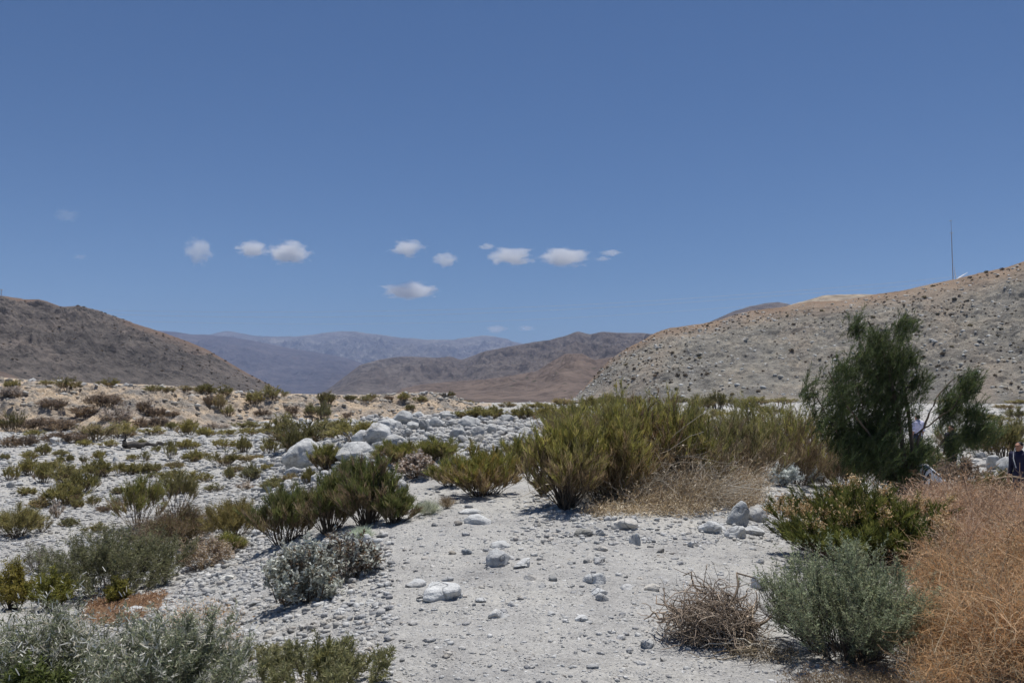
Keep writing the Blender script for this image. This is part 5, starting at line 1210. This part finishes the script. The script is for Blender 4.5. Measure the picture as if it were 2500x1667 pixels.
log("bare_branch", "bare forked tan branch arching over shaded rocks at the right", "branch", pts, .02, [(.36, .27, .18)], seed=4,
    sub=[([pts[1], at(2415, 1150, Yb), at(2440, 1130, Yb)], .012), ([pts[1], at(2450, 1150, Yb), at(2475, 1165, Yb)], .010)])

# ---------------------------------------------------------------- mast, wind turbines, power line
M_white, nt, b = new_mat("white_paint"); b.inputs["Base Color"].default_value = (.8, .8, .8, 1); b.inputs["Roughness"].default_value = .4
M_grey, nt, b = new_mat("galvanised"); b.inputs["Base Color"].default_value = (.5, .5, .52, 1); b.inputs["Roughness"].default_value = .5; b.inputs["Metallic"].default_value = .0
def tube_mesh(nm, pts, rads, mat, sides=10):
    P = np.array(pts, float)[None]; V, Fq, c_ = tubes(P, np.array(rads, float)[None], np.ones((1, 3)), sides); return mesh_np(nm, V, Fq, mat)
Ym = 325.0
top = at(2320, 537, Ym); bot = at(2327, 690, Ym); bot[0] = top[0] + .4
t = thing("radio_mast", "tall thin grey mast on the ridge of the right hill", "mast", tuple(bot))
hm = top[2] - bot[2]
obj("pole", tube_mesh("pole", [(0, 0, -3), (-.12, 0, hm * .78)], [.17, .14], M_grey), t)
obj("antenna", tube_mesh("antenna", [(-.12, 0, hm * .78), (-.15, 0, hm)], [.08, .06], M_grey), t)
obj("crossarm", tube_mesh("crossarm", [(-.8, 0, hm - .3), (.2, 0, hm - .3)], [.08, .08], M_grey), t)
obj("bracket", tube_mesh("bracket", [(-.7, 0, hm * .79), (.5, 0, hm * .79)], [.12, .12], M_grey), t)
def turbine(u, v, Yt, R_, angs, label):
    hub = at(u, v, Yt); g0 = -1.0
    t = thing("wind_turbine", label, "wind turbine", (hub[0], hub[1], g0), "white wind turbines behind the right ridge")
    hh = hub[2] - g0
    obj("tower", tube_mesh("tower", [(0, 1.5, 0), (0, 1.5, hh)], [2.2, 1.3], M_white, 16), t)
    bm = bmesh.new(); bmesh.ops.create_cube(bm, size=1); bmesh.ops.scale(bm, vec=(2.6, 6.5, 2.6), verts=bm.verts); bmesh.ops.translate(bm, vec=(0, 2.2, hh), verts=bm.verts); bmesh.ops.bevel(bm, geom=bm.edges[:], offset=.5, segments=2, affect='EDGES')
    me = bpy.data.meshes.new("nacelle"); bm.to_mesh(me); bm.free(); me.materials.append(M_white); obj("nacelle", me, t)
    bm = bmesh.new(); bmesh.ops.create_uvsphere(bm, u_segments=16, v_segments=10, radius=1.5); bmesh.ops.translate(bm, vec=(0, -1.6, hh), verts=bm.verts)
    me = bpy.data.meshes.new("hub"); bm.to_mesh(me); bm.free(); me.materials.append(M_white); obj("hub", me, t)
    for a in angs:
        dx, dz = math.cos(R(a)), math.sin(R(a)); px_, pz = -dz, dx
        s = np.linspace(0, 1, 9); ch = np.interp(s, [0, .08, .2, 1], [1.1, 1.2, 2.0, .35]); V = []; 
        for si, c_ in zip(s, ch):
            for (e, th) in ((-.35, 0), (0, .22), (.65, 0), (0, -.22)):
                V.append((dx * si * R_ + px_ * c_ * e, -1.8 + th * c_ * (1 - .6 * si), hh + dz * si * R_ + pz * c_ * e))
        Fq = [(i * 4 + j, i * 4 + (j + 1) % 4, i * 4 + 4 + (j + 1) % 4, i * 4 + 4 + j) for i in range(8) for j in range(4)]
        obj("blade", mesh_np("blade", np.array(V), np.array(Fq), M_white), t)
turbine(2333, 684, 1250, 20, [97, 33, 215], "white turbine right against the mast, two blades above the ridge")
turbine(2351, 694, 1700, 22, [92, 212, 332], "white turbine further right showing only one blade tip")

def wire(label, pts, rad):
    P0 = np.array(pts[0]); Q = np.array(pts) - P0
    k = 60; s = np.linspace(0, len(Q) - 1, k); P = np.stack([np.interp(s, np.arange(len(Q)), Q[:, a]) for a in range(3)], 1)
    for _ in range(12): P[1:-1] = (P[:-2] + 2 * P[1:-1] + P[2:]) / 4
    o = obj("power_line", tube_mesh("power_line", P, [rad] * k, M_grey, 5), loc=tuple(P0))
    return tag(o, label, "power line", "power lines across the valley")
def wpt(us, vs, Ys): return [at(u, v, y) for u, v, y in zip(us, vs, Ys)]
us = [-60, 250, 600, 900, 1200, 1550, 1900, 2200, 2520]; ys = [600, 590, 570, 560, 550, 545, 540, 540, 540]
wire("topmost faint power line over the far mountains", wpt(us, [744, 759, 762, 760, 754, 738, 713, 690, 655], ys), .06)
wire("middle faint power line over the far mountains", wpt(us, [752, 768, 775, 773, 764, 748, 722, 700, 668], ys), .06)
wire("lowest faint power line, just above the far mountains", wpt(us, [770, 783, 790, 791, 785, 768, 742, 716, 690], ys), .05)
pb = at(3, 724, 600); pt_ = at(3, 706, 600); hp = pt_[2] - pb[2]
t = thing("power_pole", "tiny power pole on the left hilltop at the picture edge", "pole", tuple(pb))
obj("pole", tube_mesh("pole", [(0, 0, -1.5), (0, 0, hp)], [.28, .2], M_grey), t)
obj("crossarm", tube_mesh("crossarm", [(-1.2, 0, hp - .4), (1.2, 0, hp - .4)], [.2, .2], M_grey), t)

# ---------------------------------------------------------------- people beyond the grass
def simple_mat(nm, c, rough=.8):
    m, nt, b = new_mat(nm); b.inputs["Roughness"].default_value = rough; b.inputs["Specular IOR Level"].default_value = .2
    n = noise_n(nt, pos(nt), 14, 3); nt.links.new(mixc(nt, 1.0, c, ramp(nt, n, [(.3, (.8, .8, .8)), (.7, (1.1, 1.1, 1.1))]), 'MULTIPLY'), b.inputs["Base Color"]); return m
M_skin = simple_mat("skin", (.42, .22, .15), .6); M_hair = simple_mat("dark_hair", (.015, .012, .01), .5)
M_lilac = simple_mat("lilac_cloth", (.66, .64, .80)); M_black = simple_mat("black_cloth", (.018, .018, .022)); M_denim = simple_mat("dark_denim", (.03, .035, .06)); M_navy = simple_mat("navy_cloth", (.02, .02, .05)); M_cord = simple_mat("white_cord", (.7, .7, .7))
M_stripe, nt, b = new_mat("striped_cloth")
tc = nt.nodes.new("ShaderNodeTexCoord"); sx = nt.nodes.new("ShaderNodeSeparateXYZ"); nt.links.new(tc.outputs["Object"], sx.inputs[0])
st = mth(nt, 'FRACT', mth(nt, 'MULTIPLY', mth(nt, 'ADD', sx.outputs[0], mth(nt, 'MULTIPLY', sx.outputs[2], -.25)), 13.5))
nt.links.new(ramp(nt, st, [(0.0, (.02, .025, .04)), (.5, (.72, .73, .76))], 'CONSTANT'), b.inputs["Base Color"]); b.inputs["Roughness"].default_value = .8
ICOS = ICO[2]
def remesh_blob(nm, chains, mat, vox, parent, extra=()):
    """bones swept with spheres and fused into one continuous surface"""
    bv, bf = ICO[2]; VS, FS = [], []
    def ball(c, rr):
        FS.append(bf + len(VS) * len(bv)); VS.append(bv * np.array(rr, float) + np.array(c, float))
    for ch in chains:
        for (p0, r0), (p1, r1) in zip(ch[:-1], ch[1:]):
            p0, p1 = np.array(p0, float), np.array(p1, float); Ld = np.linalg.norm(p1 - p0); m = max(2, int(Ld / (min(r0, r1) * .45)) + 1)
            for s in np.linspace(0, 1, m):
                rr = r0 + (r1 - r0) * s; ball(p0 + (p1 - p0) * s, (rr, rr, rr))
    for c, rr in extra: ball(c, rr)
    me = mesh_np(nm, np.concatenate(VS), np.concatenate(FS), mat)
    o = obj(nm, me)
    md = o.modifiers.new("r", 'REMESH'); md.mode = 'VOXEL'; md.voxel_size = vox; md.use_smooth_shade = True
    ms = o.modifiers.new("s", 'SMOOTH'); ms.iterations = 2
    dg = bpy.context.evaluated_depsgraph_get(); ev = o.evaluated_get(dg)
    m2 = bpy.data.meshes.new_from_object(ev); o.modifiers.clear(); o.data = m2; o.parent = parent; m2.name = nm
    if not m2.materials: m2.materials.append(mat)
    return o
def person(label, loc, rz, J, shirt, legs, hair_long=False, sleeve=.55, cord=False):
    """J: joints; a person facing -Y before rz"""
    t = thing("person", label, "person", tuple(loc), "people beyond the dry grass"); t.rotation_euler = (0, 0, rz)
    a = {k: np.array(v, float) for k, v in J.items()}
    hd = a['head']; fw = unit(a['face']); up = unit(a['headup']); sd = np.cross(fw, up)
    chains = [[(a['pelvis'], .135), (a['waist'], .125), (a['chest'], .145), (a['neckb'], .085), (a['neck'], .055), (hd - up * .05, .06)]]
    ex = []
    for s, q in ((1, 'l'), (-1, 'r')):
        chains.append([(a['chest'] + (a[q + 'sh'] - a['chest']) * .5, .10), (a[q + 'sh'], .062), (a[q + 'el'], .042), (a[q + 'wr'], .028)])
        chains.append([(a['pelvis'] + (a[q + 'hip'] - a['pelvis']) * .6, .11), (a[q + 'hip'], .092), (a[q + 'kn'], .058), (a[q + 'an'], .036)])
        chains.append([(a[q + 'an'], .04), (a[q + 'an'] + fw * .02 * 0 + np.array([0, -.13, -.03]), .036)])
        hv = unit(a[q + 'wr'] - a[q + 'el']); hs = unit(np.cross(hv, np.array([0, 1, .2]))); pc = a[q + 'wr'] + hv * .05
        chains.append([(a[q + 'wr'], .026), (pc, .03), (pc + hv * .03, .028)])
        for i, (o_, ln) in enumerate(((-.026, .062), (-.009, .074), (.009, .069), (.026, .054))):
            b0 = pc + hv * .035 + hs * o_; m0 = b0 + hv * ln * .55; chains.append([(b0, .0095), (m0, .0088), (m0 + unit(hv + np.cross(hs, hv) * .6) * ln * .5, .0075)])
        chains.append([(pc - hv * .01 + hs * -.03, .011), (pc + hv * .03 + hs * -.06, .009)])
    ex += [(hd, (.078, .092, .105)), (hd + fw * .03 - up * .055, (.055, .06, .06)), (hd + fw * .098 - up * .012, (.014, .02, .022)), (hd + fw * .085 + up * .03, (.05, .018, .014)), (hd + fw * .082 - up * .062, (.028, .016, .012))]
    ex += [(hd + sd * s * .08, (.014, .02, .03)) for s in (1, -1)]
    body = remesh_blob("body", chains, M_skin, .011, t, ex)
    remesh_blob("hair", [], M_hair, .012, t, [(hd + up * .03 - fw * .028, (.088, .094, .092)), (hd - fw * .055 - up * (.06 if hair_long else .01), (.075, .05, .09 if hair_long else .06))])
    for s in (1, -1):
        bm = bmesh.new(); bmesh.ops.create_icosphere(bm, subdivisions=2, radius=.011); me = bpy.data.meshes.new("eye"); bm.to_mesh(me); bm.free(); me.materials.append(M_hair); obj("eye", me, t, loc=tuple(hd + fw * .088 + sd * s * .033 + up * .008))
    sh = [[(a['pelvis'], .152), (a['waist'], .145), (a['chest'], .165), (a['neckb'], .10)]]
    for q in 'lr':
        e = a[q + 'sh'] + (a[q + 'el'] - a[q + 'sh']) * min(1, sleeve * 1.6); c_ = [(a['chest'] + (a[q + 'sh'] - a['chest']) * .5, .118), (a[q + 'sh'], .08), (e, .062)]
        if sleeve > .7: c_.append((a[q + 'wr'], .042))
        sh.append(c_)
    remesh_blob("shirt", sh, shirt, .016, t)
    tr = []
    for q in 'lr': tr.append([(a['pelvis'], .15), (a[q + 'hip'], .112), (a[q + 'kn'], .078), (a[q + 'an'], .06)])
    remesh_blob("trousers", tr, legs, .016, t)
    for q in 'lr': remesh_blob("shoe", [[(a[q + 'an'] + [0, .02, -.03], .048), (a[q + 'an'] + [0, -.15, -.045], .04)]], M_black, .012, t)
    if cord:
        V, Fq, cc = tubes(np.array([[hd + sd * .085 - up * .03, a['neckb'] + sd * .10 + fw * .08, a['chest'] + fw * .17 + sd * .06, a['waist'] + fw * .16]]), np.full((1, 4), .011), np.ones((1, 3)), 6)
        obj("white_strap", mesh_np("white_strap", V, Fq, M_cord), t)
    return t
def standing(hh=1.7):
    k = hh / 1.72
    J = dict(pelvis=(0, 0, .95), waist=(0, 0, 1.10), chest=(0, .01, 1.32), neckb=(0, .01, 1.45), neck=(0, 0, 1.50), head=(0, -.02, 1.61), face=(0, -1, 0), headup=(0, 0, 1),
             lsh=(.19, .01, 1.41), lel=(.24, .04, 1.12), lwr=(.24, -.06, .88), rsh=(-.19, .01, 1.41), rel=(-.24, .04, 1.12), rwr=(-.24, -.06, .88),
             lhip=(.09, 0, .92), lkn=(.10, -.03, .50), lan=(.10, .02, .09), rhip=(-.09, 0, .92), rkn=(-.10, -.01, .50), ran=(-.10, .04, .09))
    return {a: ((np.array(v) * k) if a not in ('face', 'headup') else v) for a, v in J.items()}
def stand_at(u, vhead, Yp, hh=1.7):
    p = at(u, vhead, Yp); z = float(H(p[0:1], p[1:2])[0]); return np.array([p[0], p[1], z])
def gz(p): return p
def place(u, vtop, hgt, y0=13.0, y1=40.0):
    """depth along this pixel ray at which someone hgt tall stands on the ground"""
    ys = np.linspace(y0, y1, 400); a_, b_ = ray(u, vtop); x = a_ * ys
    d = EYE[2] + b_ * ys - hgt - H0(x, ys); i = int(np.argmin(np.abs(d)))
    return np.array([x[i], ys[i], float(H(x[i:i + 1], ys[i:i + 1])[0])])
person("person in a lilac-white shirt half hidden behind the dark feathery tree", place(2240, 1012, 1.72, 24, 48), R(200), standing(), M_lilac, M_denim, sleeve=.6)
person("person in black facing left beside the right arm of the tree", place(2322, 1033, 1.72, 20, 40), R(-70), standing(), M_black, M_black, sleeve=.9)
person("person in a dark jacket with a white strap at the right edge", place(2489, 1103, 1.70, 14, 25), R(-60), standing(1.68), M_navy, M_denim, sleeve=.95, cord=True)
J = dict(pelvis=(0, .12, .48), waist=(0, .02, .62), chest=(0, -.20, .76), neckb=(0, -.32, .81), neck=(0, -.37, .82), head=(0, -.46, .81), face=(0, -.6, -.8), headup=(0, -.8, .6), lsh=(.19, -.27, .78), rsh=(-.19, -.27, .78),
         lel=(.23, -.36, .50), rel=(-.23, -.36, .50), lwr=(.2, -.47, .30), rwr=(-.2, -.47, .30), lhip=(.09, .09, .46), rhip=(-.09, .09, .46), lkn=(.14, -.27, .50), rkn=(-.14, -.27, .50), lan=(.12, .04, .09), ran=(-.12, .04, .09))
J = {k: np.array(v, float) for k, v in J.items()}
person("person in a black and white striped shirt crouching behind the dry grass", place(2276, 1130, .92, 13, 19), R(-75), J, M_stripe, M_navy, sleeve=.5)

# ---------------------------------------------------------------- clouds: real volumes high beyond the haze
M_cloud = bpy.data.materials.new("cloud_vapour"); M_cloud.use_nodes = True
nt = M_cloud.node_tree; nt.nodes.clear()
om = nt.nodes.new("ShaderNodeOutputMaterial"); pv = nt.nodes.new("ShaderNodeVolumePrincipled")
tc = nt.nodes.new("ShaderNodeTexCoord"); oi = nt.nodes.new("ShaderNodeObjectInfo")
ad = nt.nodes.new("ShaderNodeVectorMath"); ad.operation = 'ADD'; sca = nt.nodes.new("ShaderNodeVectorMath"); sca.operation = 'SCALE'
cmb = nt.nodes.new("ShaderNodeCombineXYZ"); nt.links.new(mth(nt, 'MULTIPLY', oi.outputs["Random"], 57.0), cmb.inputs[0]); nt.links.new(mth(nt, 'MULTIPLY', oi.outputs["Random"], 23.0), cmb.inputs[2])
nt.links.new(tc.outputs["Object"], ad.inputs[0]); nt.links.new(cmb.outputs[0], ad.inputs[1])
n1 = noise_n(nt, ad.outputs[0], 1.7, 7, 0.66)
ln = nt.nodes.new("ShaderNodeVectorMath"); ln.operation = 'LENGTH'; nt.links.new(tc.outputs["Object"], ln.inputs[0])
shape = mth(nt, 'ADD', mth(nt, 'MULTIPLY', n1, 3.4), mth(nt, 'MULTIPLY', ln.outputs["Value"], -1.5))
dens = ramp(nt, shape, [(0.57, 0.0), (0.74, 0.5), (1.0, 1.0)])
sepc = nt.nodes.new("ShaderNodeAttribute"); sepc.attribute_type = 'OBJECT'; sepc.attribute_name = "cloud_density"
nt.links.new(mth(nt, 'MULTIPLY', mth(nt, 'MULTIPLY', dens, sepc.outputs["Fac"]), 0.0075), pv.inputs["Density"])
pv.inputs["Color"].default_value = (1, 1, 1, 1); pv.inputs["Anisotropy"].default_value = 0.35
nt.links.new(pv.outputs[0], om.inputs["Volume"])
CLOUDS = [(163, 525, 60, 34, .07, "faintest wisp of cloud high at the far left"), (195, 627, 34, 12, .12, "tiny faint cloud scrap at the left below the high wisp"), (485, 612, 66, 64, .45, "ragged upright cloud, leftmost of the clear ones"),
          (617, 609, 78, 40, .85, "rounded cloud joined by mist to the broad one on its right"), (705, 616, 104, 52, .9, "broad cloud, larger of the joined left pair"), (994, 606, 82, 40, .7, "hooked cloud above the middle of the mountains"),
          (1087, 634, 60, 34, .6, "small puff right of the hooked cloud"), (1190, 602, 40, 16, .4, "tiny sliver above the flat-bottomed cloud"), (1249, 627, 104, 42, .9, "wide flat-bottomed cloud in the middle row"), (1377, 627, 120, 42, .9, "long slanting cloud, right end of the middle row"),
          (1492, 617, 56, 14, .4, "thin streak right of the long slanting cloud"), (1472, 632, 40, 12, .3, "thinner streak below the right end streak"), (1003, 710, 130, 40, 1.0, "lone brightest cloud below the row, with pointed ends"), (1213, 803, 54, 20, .4, "low faint cloud just above the far mountains"), (1285, 801, 42, 14, .3, "fainter low cloud right of the one above the mountains")]
Vs, Fs = ICO[3]
for i, (u, v, wp, hp_, den, lab) in enumerate(CLOUDS):
    Yc = 21000.0; c0 = at(u, v, Yc); s = Yc / F
    o = obj("cloud", mesh_np("cloud", Vs * 1.25, Fs, M_cloud)); o.location = c0
    o.scale = (wp * s * .62, wp * s * .45, hp_ * s * .66); o["cloud_density"] = den * (60.0 / max(wp, 30)) ** .5
    tag(o, lab, "cloud", "small white clouds")
C.cycles.volume_step_rate = 1.0
zmin = min(float((np.array([o.matrix_world @ Vector(c) for c in o.bound_box])[:, 2]).min()) for o in COL.objects if o.type == 'MESH' and o.get("kind") == "structure")
zmax = max(float((np.array([o.matrix_world @ Vector(c) for c in o.bound_box])[:, 2]).max()) for o in COL.objects if o.type == 'MESH' and o.get("kind") == "structure")
hz = obj("haze", box_mesh("haze", (-15500, -60, zmin - 1.0), (15500, 13800, zmax + 25), M_haze))
tag(hz, "thin pale blue air haze fading the far mountains", "haze", kind="stuff")
